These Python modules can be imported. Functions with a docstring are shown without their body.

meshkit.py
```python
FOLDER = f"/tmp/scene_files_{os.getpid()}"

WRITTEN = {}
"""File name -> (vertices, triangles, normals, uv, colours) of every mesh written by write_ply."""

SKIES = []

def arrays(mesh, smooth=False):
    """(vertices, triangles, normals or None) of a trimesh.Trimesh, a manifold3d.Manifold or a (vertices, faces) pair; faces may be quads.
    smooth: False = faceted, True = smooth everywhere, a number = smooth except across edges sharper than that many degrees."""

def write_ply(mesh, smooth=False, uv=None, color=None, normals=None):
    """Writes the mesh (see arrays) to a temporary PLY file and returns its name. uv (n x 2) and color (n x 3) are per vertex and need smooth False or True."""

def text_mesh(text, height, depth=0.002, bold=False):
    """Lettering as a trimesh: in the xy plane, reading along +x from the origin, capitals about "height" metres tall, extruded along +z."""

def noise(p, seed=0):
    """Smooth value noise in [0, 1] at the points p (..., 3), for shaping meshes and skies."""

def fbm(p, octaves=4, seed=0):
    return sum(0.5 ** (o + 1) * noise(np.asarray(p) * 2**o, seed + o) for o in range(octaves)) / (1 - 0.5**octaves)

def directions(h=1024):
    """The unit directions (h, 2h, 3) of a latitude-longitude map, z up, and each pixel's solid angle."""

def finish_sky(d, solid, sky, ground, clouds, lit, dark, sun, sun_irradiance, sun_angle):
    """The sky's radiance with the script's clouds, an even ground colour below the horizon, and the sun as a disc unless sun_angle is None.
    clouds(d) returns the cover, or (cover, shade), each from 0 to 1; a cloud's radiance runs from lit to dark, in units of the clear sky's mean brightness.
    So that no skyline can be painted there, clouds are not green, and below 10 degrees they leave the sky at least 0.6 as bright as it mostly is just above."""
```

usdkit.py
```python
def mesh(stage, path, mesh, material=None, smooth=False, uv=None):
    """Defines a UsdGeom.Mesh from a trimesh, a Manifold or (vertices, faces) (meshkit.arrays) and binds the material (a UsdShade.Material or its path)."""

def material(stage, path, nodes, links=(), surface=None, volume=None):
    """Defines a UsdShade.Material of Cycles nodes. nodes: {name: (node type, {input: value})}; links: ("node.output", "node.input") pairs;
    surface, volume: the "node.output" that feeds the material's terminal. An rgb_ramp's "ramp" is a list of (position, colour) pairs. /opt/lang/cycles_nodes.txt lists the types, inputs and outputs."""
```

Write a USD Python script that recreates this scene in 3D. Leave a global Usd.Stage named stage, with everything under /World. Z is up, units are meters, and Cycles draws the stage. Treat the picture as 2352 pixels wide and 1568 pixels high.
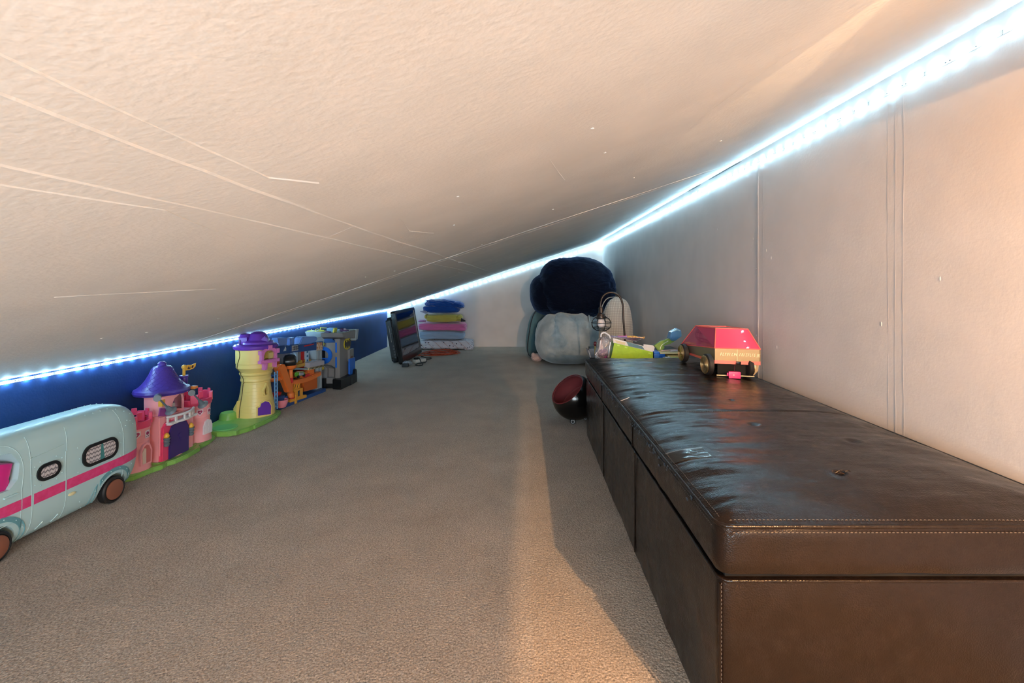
import math, random
import numpy as np
import trimesh
import manifold3d as mf
from shapely.geometry import Polygon, Point, box as sbox, LineString
from shapely.ops import unary_union
from pxr import Usd, UsdGeom, UsdLux, UsdShade, Gf, Sdf
import usdkit, meshkit

random.seed(7)
rng = np.random.default_rng(7)
stage = Usd.Stage.CreateInMemory()
UsdGeom.SetStageUpAxis(stage, 'Z')
UsdGeom.SetStageMetersPerUnit(stage, 1.0)
UsdGeom.Xform.Define(stage, '/World')
UsdGeom.Scope.Define(stage, '/World/Looks')

# ------------------------------------------------------------ camera, sky, lights, exposure
EYE = 0.72
cam = UsdGeom.Camera.Define(stage, '/World/camera')
cam.CreateHorizontalApertureAttr(36.0)
cam.CreateVerticalApertureAttr(24.0)
cam.CreateFocalLengthAttr(1080 / 2352 * 36)          # a wide shift lens held level
cam.CreateHorizontalApertureOffsetAttr(-28 / 2352 * 36)
cam.CreateVerticalApertureOffsetAttr(-131 / 2352 * 36)
cam.CreateClippingRangeAttr(Gf.Vec2f(0.03, 100))
cam.AddTranslateOp().Set(Gf.Vec3d(0, 0, EYE))
cam.AddRotateXOp().Set(90)
cam.CreateExposureAttr(0.0)

dome = UsdLux.DomeLight.Define(stage, '/World/sky')
dome.CreateIntensityAttr(0.02)
dome.CreateColorAttr(Gf.Vec3f(1, .95, .9))

# daylight-white light of the room behind the photographer, coming through its doorway
door_light = UsdLux.RectLight.Define(stage, '/World/doorway_light')
door_light.CreateWidthAttr(1.35); door_light.CreateHeightAttr(.62)
door_light.CreateIntensityAttr(20.5)
door_light.CreateColorAttr(Gf.Vec3f(.79, .925, 1.0))
door_light.AddTranslateOp().Set(Gf.Vec3d(-.12, -1.35, .46)); door_light.AddRotateXOp().Set(90 + 2)
# warm bulb of the little lamp hung near the right wall behind the camera
bulb_light = UsdLux.SphereLight.Define(stage, '/World/bulb_light')
bulb_light.CreateRadiusAttr(.007)
bulb_light.CreateIntensityAttr(60000)
bulb_light.CreateColorAttr(Gf.Vec3f(1, .58, .26))
bulb_light.AddTranslateOp().Set(Gf.Vec3d(.66, -.36, 1.04))
LED_POWER = 290

# ------------------------------------------------------------ helpers
names = {}


def numbered(parent, name):
    k = names.get((parent, name), -1) + 1
    names[(parent, name)] = k
    return f'{parent}/{name}' + (f'_{k:03d}' if k else '')


def keys(prim, label=None, cat=None, group=None, kind=None):
    for k, v in (('label', label), ('category', cat), ('group', group), ('kind', kind)):
        if v:
            prim.SetCustomDataByKey(k, v)


class Thing:
    """An Xform at the thing's base; parts are given in world coordinates."""
    def __init__(s, name, label, cat, base=(0, 0, 0), group=None, kind=None):
        s.path = numbered('/World', name)
        s.base = np.array(base, float)
        x = UsdGeom.Xform.Define(stage, s.path)
        x.AddTranslateOp().Set(Gf.Vec3d(*map(float, base)))
        keys(x.GetPrim(), label, cat, group, kind)

    def add(s, name, mesh, mat, parent=None, smooth=35, label=None, kind=None):
        v, f, n = meshkit.arrays(mesh, False)
        p = numbered(parent or s.path, name)
        m = usdkit.mesh(stage, p, (v - s.base, f), mat, smooth=smooth)
        keys(m.GetPrim(), label, None, None, kind)
        return p


def single(name, mesh, mat, label, cat=None, group=None, kind=None, smooth=35, base=None):
    v, f, n = meshkit.arrays(mesh, False)
    b = np.array(base if base is not None else [*(v.min(0) + v.max(0))[:2] / 2, v[:, 2].min()], float)
    p = numbered('/World', name)
    m = usdkit.mesh(stage, p, (v - b, f), mat, smooth=smooth)
    m.AddTranslateOp().Set(Gf.Vec3d(*map(float, b)))
    keys(m.GetPrim(), label, cat, group, kind)
    return p


def cat(*ms):
    out = []
    for m in ms:
        if isinstance(m, (list, tuple)) and not (len(m) == 2 and isinstance(m[0], np.ndarray)):
            out.append(cat(*m)); continue
        v, f, _ = meshkit.arrays(m, False)
        out.append(trimesh.Trimesh(v, f, process=False))
    return trimesh.util.concatenate(out)


def cbox(c, s, r=None):
    """A box with chamfered edges: centre, size, chamfer."""
    c, h = np.array(c, float), np.array(s, float) / 2
    r = min(h) * .25 if r is None else min(r, min(h) * .95)
    k = .3 * r
    pts = []
    for sx in (-1, 1):
        for sy in (-1, 1):
            for sz in (-1, 1):
                q = np.array([sx, sy, sz])
                for d in ([0, r, r], [r, 0, r], [r, r, 0], [k, k, k]):
                    pts.append(c + q * (h - np.array(d)))
    return trimesh.convex.convex_hull(np.array(pts))


def bx(x0, x1, y0, y1, z0, z1, r=None):
    return cbox(((x0 + x1) / 2, (y0 + y1) / 2, (z0 + z1) / 2), (x1 - x0, y1 - y0, z1 - z0), r)


def rot(mesh, axis, deg, at=(0, 0, 0)):
    m = mesh.copy()
    m.apply_transform(trimesh.transformations.rotation_matrix(math.radians(deg), axis, at))
    return m


def move(mesh, d):
    m = mesh.copy(); m.apply_translation(d); return m


def tube(points, r, sides=8, closed=False):
    p = np.asarray(points, float)
    n = len(p)
    t = (np.roll(p, -1, 0) - np.roll(p, 1, 0)) if closed else np.gradient(p, axis=0)
    t /= np.linalg.norm(t, axis=1, keepdims=True) + 1e-12
    a = np.cross(t[0], [0, 0, 1.0] if abs(t[0, 2]) < .9 else [1.0, 0, 0]); a /= np.linalg.norm(a)
    A = [a]
    for i in range(1, n):
        a = A[-1] - t[i] * (A[-1] @ t[i]); A.append(a / (np.linalg.norm(a) + 1e-12))
    A = np.array(A); B = np.cross(t, A)
    ang = np.arange(sides) * 2 * np.pi / sides
    rr = np.broadcast_to(r, (n,))[:, None, None]
    v = (p[:, None] + rr * (np.cos(ang)[None, :, None] * A[:, None] + np.sin(ang)[None, :, None] * B[:, None])).reshape(-1, 3)
    F = []
    for i in range(n if closed else n - 1):
        i2 = (i + 1) % n
        for j in range(sides):
            j2 = (j + 1) % sides
            F += [[i * sides + j, i2 * sides + j, i2 * sides + j2], [i * sides + j, i2 * sides + j2, i * sides + j2]]
    if not closed:
        v = np.vstack([v, p[0], p[-1]])
        for j in range(sides):
            j2 = (j + 1) % sides
            F += [[n * sides, j, j2], [n * sides + 1, (n - 1) * sides + j2, (n - 1) * sides + j]]
    m = trimesh.Trimesh(v, F, process=False)
    m.fix_normals() if len(F) < 4000 else None
    return m


def spline(pts, n=40, closed=False):
    from scipy.interpolate import CubicSpline
    p = np.asarray(pts, float)
    if closed:
        p = np.vstack([p, p[:1]])
    d = np.r_[0, np.cumsum(np.linalg.norm(np.diff(p, axis=0), axis=1))]
    cs = CubicSpline(d, p, bc_type='periodic' if closed else 'natural')
    s = np.linspace(0, d[-1], n + (1 if closed else 0))
    return cs(s[:-1] if closed else s)


def rod(a, b, r0, r1=None, sides=12):
    r1 = r0 if r1 is None else r1
    return tube([a, b], np.array([r0, r1]), sides)


def lathe(profile, c=(0, 0, 0), seg=40, a0=0, a1=360, axis='z'):
    """profile: (radius, height) pairs; solid of revolution about z through c."""
    P = np.asarray(profile, float)
    full = abs(a1 - a0) >= 360
    th = np.radians(np.linspace(a0, a1, seg + 1))
    if full: th = th[:-1]
    m, n = len(th), len(P)
    v = np.stack([np.outer(np.cos(th), P[:, 0]), np.outer(np.sin(th), P[:, 0]), np.tile(P[:, 1], (m, 1))], -1).reshape(-1, 3)
    F = []
    for i in range(m if full else m - 1):
        i2 = (i + 1) % m
        for j in range(n - 1):
            F += [[i * n + j, i2 * n + j, i2 * n + j + 1], [i * n + j, i2 * n + j + 1, i * n + j + 1]]
    me = trimesh.Trimesh(v, F, process=False)
    me.merge_vertices()
    me.update_faces(me.nondegenerate_faces())
    if axis == 'x': me.apply_transform(trimesh.transformations.rotation_matrix(np.pi / 2, [0, 1, 0]))
    if axis == 'y': me.apply_transform(trimesh.transformations.rotation_matrix(-np.pi / 2, [1, 0, 0]))
    if me.is_watertight and me.volume < 0: me.invert()
    me.apply_translation(c)
    return me


def poly(p):
    p = p if hasattr(p, 'geom_type') else Polygon(p)
    return p if p.is_valid else p.buffer(0)


def extr(p, h, chamfer=0):
    """Extrudes a shapely polygon along +z (0..h); chamfer narrows the two ends."""
    p = poly(p)
    ps = list(p.geoms) if p.geom_type == 'MultiPolygon' else [p]
    out = []
    for q in ps:
        if chamfer:
            i = q.buffer(-chamfer, join_style=2)
            if i.geom_type == 'Polygon' and not i.is_empty:
                out += [move(trimesh.creation.extrude_polygon(q, h - 2 * chamfer, engine='earcut'), [0, 0, chamfer]), trimesh.creation.extrude_polygon(i, h, engine='earcut')]
                continue
        out.append(trimesh.creation.extrude_polygon(q, h, engine='earcut'))
    return trimesh.util.concatenate(out)


class Frame:
    """A wall-like frame: u along, w outward, z up."""
    def __init__(s, O, u):
        s.O = np.array([*O[:2], 0.0]); u = np.array([u[0], u[1], 0.0]); s.u = u / np.linalg.norm(u)
        s.n = np.array([s.u[1], -s.u[0], 0.0])

    def p(s, u, w, z):
        return s.O + s.u * u + s.n * w + np.array([0, 0, z])

    def m(s, mesh):                                    # mesh given in (u, w, z)
        v, f, _ = meshkit.arrays(mesh, False)
        me = trimesh.Trimesh(s.O + v[:, :1] * s.u + v[:, 1:2] * s.n + v[:, 2:] * np.array([0, 0, 1.0]), f[:, ::-1], process=False)
        return me

    def ex(s, pl, w0, w1, ch=0):                        # polygon in (u, z), from w0 out to w1
        e = extr(pl, w1 - w0, ch)
        v = np.array(e.vertices)
        return s.m(trimesh.Trimesh(np.c_[v[:, 0], v[:, 2] + w0, v[:, 1]], np.array(e.faces)[:, ::-1], process=False))

    def bx(s, u0, u1, w0, w1, z0, z1, r=.002):
        return s.m(bx(u0, u1, w0, w1, z0, z1, r))


def boolean(a, b, op='difference'):
    def M(x):
        x = x.copy(); x.merge_vertices()
        return mf.Manifold(mf.Mesh(np.asarray(x.vertices, np.float32), np.asarray(x.faces, np.uint32)))
    A, B = M(a), M(b)
    r = A - B if op == 'difference' else A + B if op == 'union' else A ^ B
    t = r.to_mesh()
    return trimesh.Trimesh(np.array(t.vert_properties[:, :3]), np.array(t.tri_verts), process=False)


def blob(c, r, e=2.4, sub=5, amp=.05, freq=3, seed=0, e2=None):
    """A stuffed shape: superellipsoid with soft dents."""
    s = trimesh.creation.icosphere(sub)
    v = np.array(s.vertices)
    e2 = e2 or e
    k = ((np.abs(v[:, 0]) ** e + np.abs(v[:, 1]) ** e) ** (e2 / e) + np.abs(v[:, 2]) ** e2) ** (-1 / e2)
    v = v * k[:, None]
    v = v * (1 + amp * (meshkit.fbm(v * freq + 11.3 + seed, 3, seed) - .5) * 2)[:, None]
    return trimesh.Trimesh(v * np.array(r) + np.array(c), s.faces, process=False)


# ------------------------------------------------------------ materials
mats = {}


def mat(name, color, rough=.5, metal=0.0, bump=None, vary=None, coord='object', **kw):
    """Principled surface. bump: (scale, distance[, detail]); vary: (scale, colour[, contrast])."""
    if name in mats: return mats[name]
    nodes = {'p': ('principled_bsdf', {'base_color': color, 'roughness': rough, 'metallic': metal, **kw}), 'tc': ('texture_coordinate', {})}
    links = []
    if vary:
        c = vary[2] if len(vary) > 2 else .18
        nodes['vn'] = ('noise_texture', {'scale': vary[0], 'detail': 4, 'roughness': .6})
        nodes['vr'] = ('rgb_ramp', {'ramp': [(.5 - c, color), (.5 + c, vary[1])]})
        links += [(f'tc.{coord}', 'vn.vector'), ('vn.fac', 'vr.fac'), ('vr.color', 'p.base_color')]
    if bump:
        nodes['bn'] = ('noise_texture', {'scale': bump[0], 'detail': bump[2] if len(bump) > 2 else 3, 'roughness': .55})
        nodes['bb'] = ('bump', {'strength': 1.0, 'distance': bump[1]})
        links += [(f'tc.{coord}', 'bn.vector'), ('bn.fac', 'bb.height'), ('bb.normal', 'p.normal')]
    mats[name] = usdkit.material(stage, '/World/Looks/' + name, nodes, links, surface='p.BSDF')
    return mats[name]


def plastic(name, color, rough=.32, **kw):
    return mat('plastic_' + name, color, rough, **kw)


def pane(name, color, gloss=.04, ior=1.49, fac=.25):
    """Clear sheet: tinted transparency mixed with a mirror reflection by fresnel and a little body colour."""
    if name in mats: return mats[name]
    mats[name] = usdkit.material(stage, '/World/Looks/' + name, {
        't': ('transparent_bsdf', {'color': color}), 'd': ('diffuse_bsdf', {'color': color}),
        'g': ('glossy_bsdf', {'color': (1, 1, 1), 'roughness': gloss}), 'f': ('fresnel', {'IOR': ior}),
        'm0': ('mix_closure', {'fac': fac}), 'm': ('mix_closure', {})},
        [('t.BSDF', 'm0.closure1'), ('d.BSDF', 'm0.closure2'), ('m0.closure', 'm.closure1'), ('g.BSDF', 'm.closure2'), ('f.fac', 'm.fac')], surface='m.closure')
    return mats[name]


# ------------------------------------------------------------ the attic room
XL, XR, YB, YF = -1.584, .9036, 5.438, -1.5
SL = .3236


def ceil_z(x): return .9426 + SL * x


def led_material():
    return usdkit.material(stage, '/World/Looks/led_lens', {'e': ('emission', {'color': (.42, .78, 1.0), 'strength': LED_POWER})}, [], surface='e.emission')


def paint(name, color, color2, orange_peel, coord='position'):
    """Rolled wall paint: fine orange-peel relief, faint mottling."""
    return usdkit.material(stage, '/World/Looks/' + name, {
        'g': ('geometry', {}), 'n1': ('noise_texture', {'scale': 130, 'detail': 2}), 'n2': ('noise_texture', {'scale': 7, 'detail': 4}),
        'r': ('rgb_ramp', {'ramp': [(.35, color), (.65, color2)]}),
        'b2': ('bump', {'strength': 1, 'distance': .0009}), 'b1': ('bump', {'strength': 1, 'distance': orange_peel}),
        'p': ('principled_bsdf', {'roughness': .62, 'specular_ior_level': .35})},
        [('g.position', 'n1.vector'), ('g.position', 'n2.vector'), ('n2.fac', 'r.fac'), ('r.color', 'p.base_color'),
         ('n2.fac', 'b2.height'), ('b2.normal', 'b1.normal'), ('n1.fac', 'b1.height'), ('b1.normal', 'p.normal')], surface='p.BSDF')


ceiling_paint = paint('ceiling_paint', (.735, .735, .71), (.69, .69, .665), .0006)
wall_paint = paint('wall_paint', (.77, .70, .675), (.72, .655, .63), .0003)
blue_paint = paint('blue_paint', (.012, .05, .20), (.010, .042, .17), .0004)
carpet = usdkit.material(stage, '/World/Looks/carpet', {
    'g': ('geometry', {}), 'n1': ('noise_texture', {'scale': 260, 'detail': 4, 'roughness': .8}), 'n2': ('noise_texture', {'scale': 5, 'detail': 5, 'roughness': .65}),
    'v': ('voronoi_texture', {'scale': 190, 'feature': 'f1'}),
    'r': ('rgb_ramp', {'ramp': [(.36, (.168, .122, .087)), (.5, (.385, .300, .235)), (.66, (.61, .505, .41))]}),
    'r2': ('rgb_ramp', {'ramp': [(.3, (.86, .85, .84)), (.68, (1.1, 1.1, 1.1))]}),
    'mx': ('mix', {'mix_type': 'multiply', 'fac': 1.0}),
    'b': ('bump', {'strength': 1, 'distance': .0016}), 'b2': ('bump', {'strength': 1, 'distance': .002, 'invert': True}),
    'p': ('principled_bsdf', {'roughness': .95, 'specular_ior_level': .1, 'sheen_weight': .25, 'sheen_roughness': .5})},
    [('g.position', 'n1.vector'), ('g.position', 'n2.vector'), ('g.position', 'v.vector'), ('n1.fac', 'r.fac'), ('n2.fac', 'r2.fac'), ('r.color', 'mx.color1'), ('r2.color', 'mx.color2'),
     ('mx.color', 'p.base_color'), ('n1.fac', 'b.height'), ('v.distance', 'b2.height'), ('b.normal', 'b2.normal'), ('b2.normal', 'p.normal')], surface='p.BSDF')


def grid_slab(xs, ys, zf, thick):
    """A slab whose visible face is the height field zf(x, y); thick < 0 puts the body below, > 0 above."""
    X, Y = np.meshgrid(xs, ys, indexing='ij')
    Z = zf(X, Y)
    nx, ny = X.shape
    v = np.vstack([np.stack([X, Y, Z], -1).reshape(-1, 3), np.stack([X, Y, Z * 0 + (Z + thick)], -1).reshape(-1, 3)])
    i, j = np.meshgrid(np.arange(nx - 1), np.arange(ny - 1), indexing='ij')
    a = (i * ny + j).ravel(); b = a + ny; c = b + 1; d = a + 1
    top = np.vstack([np.c_[a, b, c], np.c_[a, c, d]])
    o = nx * ny
    F = [top, top[:, ::-1] + o]
    ring = [k * ny for k in range(nx)] + [(nx - 1) * ny + k for k in range(1, ny)] + [k * ny + ny - 1 for k in range(nx - 2, -1, -1)] + [k for k in range(ny - 2, 0, -1)]
    r = np.array(ring); r2 = np.roll(r, -1)
    F += [np.c_[r2, r, r + o], np.c_[r2, r + o, r2 + o]]
    m = trimesh.Trimesh(v, np.vstack(F), process=False)
    if thick > 0: m.invert()
    return m


floor_ys = np.r_[np.linspace(YF - .06, YB + .06, 60)]
single('floor', grid_slab(np.linspace(XL - .06, XR + .06, 30), floor_ys, lambda x, y: 0 * x - .001 * meshkit.fbm(np.stack([x * 2, y * 2, 0 * x], -1), 3), -.05), carpet,
       'beige cut-pile carpet covering the whole attic floor', kind='structure', smooth=60)
cz = lambda x, y: ceil_z(x) + .010 * (meshkit.fbm(np.stack([x * 1.6, y * 1.3, 0 * x], -1), 3, 5) - .5) * np.clip((x - XL) * 3, 0, 1) * np.clip((XR - x) * 6, 0, 1) * np.clip((YB - y) * 3, 0, 1)
ceiling = Thing('ceiling', 'off-white sloped plasterboard ceiling with taped seams, coming down to the blue wall', None, (0, 0, 0), kind='structure')
ceiling.add('ceiling_board', grid_slab(np.linspace(XL - .05, XR + .05, 90), np.linspace(YF - .05, YB + .05, 200), cz, .05), ceiling_paint, smooth=60)


def ridge(pts, w, h, seed, axis_up=(0, 0, -1), surf=None):
    """A low uneven plaster ridge along a polyline lying on the ceiling."""
    p = np.asarray(pts, float); n = 140
    d = np.r_[0, np.cumsum(np.linalg.norm(np.diff(p, axis=0), axis=1))]
    s = np.linspace(0, d[-1], n)
    q = np.stack([np.interp(s, d, p[:, k]) for k in range(2)], -1)
    t = np.gradient(q, axis=0); t /= np.linalg.norm(t, axis=1, keepdims=True)
    nn = np.c_[-t[:, 1], t[:, 0]]
    q = q + nn * ((meshkit.fbm(np.c_[s * 6, 0 * s, 0 * s + seed], 3, seed) - .5) * .006)[:, None]
    ww = .5 * w * (.35 + 1.3 * meshkit.fbm(np.c_[s * 9, 0 * s + 3, 0 * s + seed], 3, seed + 1)); hh = .85 * h * (.2 + 1.5 * meshkit.fbm(np.c_[s * 11, 0 * s + 7, 0 * s + seed], 3, seed + 2))
    ww[[0, -1]] *= .1
    L, R = q - nn * ww[:, None], q + nn * ww[:, None]
    v = np.vstack([np.c_[L, surf(L[:, 0], L[:, 1]) + .0006], np.c_[q, surf(q[:, 0], q[:, 1]) - hh], np.c_[R, surf(R[:, 0], R[:, 1]) + .0006]])
    F = []
    for i in range(n - 1):
        for k in range(2):
            a, b = k * n + i, (k + 1) * n + i
            F += [[a, b, b + 1], [a, b + 1, a + 1]]
        F += [[2 * n + i, i, i + 1], [2 * n + i, i + 1, 2 * n + i + 1]]
    m = trimesh.Trimesh(v, F, process=False)
    return m


seams = [([(-.325, .15), (-.335, 1.2), (-.33, 2.2), (-.32, 5.2)], .004, .0020), ([(-.405, .15), (-.395, .9), (-.40, 1.6), (-.41, 5.2)], .003, .0015),
         ([(-.45, .2), (-.42, .55), (-.46, .75)], .003, .001), ([(-.29, .2), (-.30, .55), (-.27, .62)], .003, .0013),
         ([(-1.5, 2.10), (-.6, 2.05), (.1, 1.98), (.85, 1.93)], .005, .0018), ([(-1.5, 2.15), (-.5, 2.11), (.3, 2.04), (.85, 1.98)], .005, .0016),
         ([(-.335, .92), (-.41, .95)], .005, .001), ([(-1.5, 3.42), (-.4, 3.36), (.85, 3.3)], .006, .0012), ([(-1.5, 4.5), (0, 4.42), (.85, 4.4)], .006, .001),
         ([(-.26, .98), (-.28, 1.15), (-.25, 1.3)], .003, .0012), ([(.1, 1.92), (.18, 1.98)], .010, .0015), ([(.0, 1.97), (.05, 2.0)], .008, .0015),
         ([(.42, 1.93), (.52, 1.95)], .008, .0015), ([(-.36, 2.02), (-.30, 2.04)], .008, .0015), ([(-.45, 3.05), (-.38, 3.1)], .008, .0015),
         ([(.05, .9), (.1, 1.15)], .003, .0008), ([(.4, .7), (.35, 1.0)], .003, .0008), ([(-.75, .75), (-.72, 1.1)], .003, .001)]
for k, (pts, w, h) in enumerate(seams):
    ceiling.add('plaster_ridge', ridge(pts, w, h, k, surf=cz), ceiling_paint, smooth=50)
rs = np.random.default_rng(3)
for k in range(34):
    x, y = rs.uniform(-1.3, .7), rs.uniform(.6, 4)
    b = trimesh.creation.icosphere(2, 1.0); b.vertices *= [rs.uniform(.002, .005), rs.uniform(.002, .006), .0016]; b.apply_translation([x, y, cz(np.array(x), np.array(y))])
    ceiling.add('plaster_lump', b, ceiling_paint, smooth=True)
# an open crack where the ceiling meets the right wall
dark_gap = mat('dark_gap', (.10, .095, .10), .9)
ck = []
for y0, y1 in ((1.95, 2.3), (2.4, 2.6)):
    n = 24; ys = np.linspace(y0, y1, n); wv = .0026 * np.sin(np.linspace(0, np.pi, n)) * (.5 + meshkit.fbm(np.c_[ys * 12, ys * 0, ys * 0], 3, 4))
    ck.append(tube(np.c_[ys * 0 + XR - .001, ys, ceil_z(XR) - .004 + ys * 0], wv + .0003, 5))
ceiling.add('corner_crack', cat(*ck), dark_gap)

wr = Thing('wall_right', 'off-white plasterboard wall on the right with taped vertical joints, behind the leather bench', None, (XR, 0, 0), kind='structure')
wr.add('wall_board', bx(XR, XR + .05, YF - .05, YB + .05, -.02, 1.3, .001), wall_paint, smooth=False)


def wall_seam(y, w, h, seed, z0=.02, z1=1.17):
    n = 120; z = np.linspace(z0, z1, n)
    yy = y + .006 * (meshkit.fbm(np.c_[z * 5, 0 * z, 0 * z + seed], 3, seed) - .5)
    ww = w * (.4 + 1.2 * meshkit.fbm(np.c_[z * 14, 0 * z, 0 * z + seed], 3, seed + 3)); hh = h * (.3 + 1.4 * meshkit.fbm(np.c_[z * 16, 0 * z + 2, 0 * z + seed], 3, seed + 5))
    v = np.vstack([np.c_[0 * z + XR + .0005, yy - ww, z], np.c_[XR - hh, yy, z], np.c_[0 * z + XR + .0005, yy + ww, z]])
    F = []
    for i in range(n - 1):
        for k in range(2):
            a, b = k * n + i, (k + 1) * n + i
            F += [[a, b + 1, b], [a, a + 1, b + 1]]
    F += [[2 * n + i, i, i + 1] for i in range(n - 1)] + [[2 * n + i, i + 1, 2 * n + i + 1] for i in range(n - 1)]
    return trimesh.Trimesh(v, F, process=False)


for k, (y, w, h) in enumerate([(1.815, .0055, .0042), (1.778, .003, .0009), (1.145, .003, .0008), (1.121, .0025, .0008), (1.168, .002, .0006), (3.07, .004, .0009)]):
    wr.add('taped_joint', wall_seam(y, w, h, k), wall_paint, smooth=50)
for k in range(22):
    y, z = rs.uniform(.9, 3.2), rs.uniform(.35, 1.0)
    b = trimesh.creation.icosphere(1, 1.0); b.vertices *= [.0012, rs.uniform(.0015, .003), rs.uniform(.002, .007)]; b.apply_translation([XR, y, z])
    wr.add('paint_lump', b, wall_paint, smooth=True)

single('wall_left', bx(XL - .05, XL, YF - .05, YB + .05, -.02, ceil_z(XL) + .02, .001), blue_paint, 'low deep-blue knee wall on the left behind the toy sets', kind='structure', smooth=False)
single('wall_back', bx(XL - .05, XR + .05, YB, YB + .05, -.02, 1.3, .001), wall_paint, 'pale pinkish-white far end wall behind the blankets and cushions', kind='structure', smooth=False)
single('wall_front', cat(bx(XL - .05, -1.2, YF - .05, YF, -.02, 1.3, .001), bx(.75, XR + .05, YF - .05, YF, -.02, 1.3, .001), bx(-1.2, .75, YF - .05, YF, .85, 1.3, .001)), wall_paint,
       'near end wall with its low doorway, behind the viewer', kind='structure', smooth=False)

# ------------------------------------------------------------ led strips
led_mat = led_material()
tape_mat = mat('led_tape', (.8, .8, .8), .4)
res_mat = mat('led_resistor', (.03, .03, .03), .5)


def led_strip(label, a, b, normal, up, pitch=.0577, first=.02):
    a, b, n, up = (np.array(q, float) for q in (a, b, normal, up))
    t = b - a; L = np.linalg.norm(t); t /= L
    T = Thing('light_strip', label, 'light strip', a, group=None)

    def block(s0, s1, v0, v1, h0, h1, r=.0003):
        m = bx(s0, s1, v0, v1, h0, h1, r)
        v = m.vertices
        q = trimesh.Trimesh(a + v[:, :1] * t + v[:, 1:2] * up + v[:, 2:] * n, m.faces, process=False); q.fix_normals(); return q
    T.add('tape', block(0, L, -.005, .005, .0, .0008), tape_mat, smooth=False)
    k, s, marks, res = 0, first, [], []
    while s < L - .005:
        T.add('diode', block(s - .0028, s + .0028, -.0028, .0028, .0009, .0085, .001), led_mat, smooth=False)
        if k % 3 == 2:
            for j in range(4): marks.append(block(s + pitch / 2 - .0012, s + pitch / 2 + .0012, -.0042 + j * .0024, -.0028 + j * .0024, .0006, .0011))
        else:
            for j in range(1 + k % 2): res.append(block(s + pitch * (.4 + .18 * j) - .0012, s + pitch * (.4 + .18 * j) + .0012, -.0008, .0008, .0006, .0015))
        k += 1; s += pitch
    if marks: T.add('copper_pad', cat(*marks), mat('copper_pad', (.25, .2, .16), .4), label='dark solder pads at the cut lines', kind='stuff')
    if res: T.add('resistor', cat(*res), res_mat, kind='stuff')
    return T


led_strip('glowing white light strip along the top of the right wall under the ceiling', (XR, .55, 1.197), (XR, YB - .01, 1.176), (-1, 0, 0), (0, 0, 1))
led_strip('glowing white light strip along the top of the low blue left wall', (XL, .9, .4205), (XL, YB - .01, .4195), (1, 0, 0), (0, 0, 1))
led_strip('glowing white light strip slanting along the top of the far end wall', (XL + .01, YB, ceil_z(XL + .01) - .022), (XR - .01, YB, ceil_z(XR - .01) - .06), (0, -1, 0), (0, 0, 1))

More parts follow.
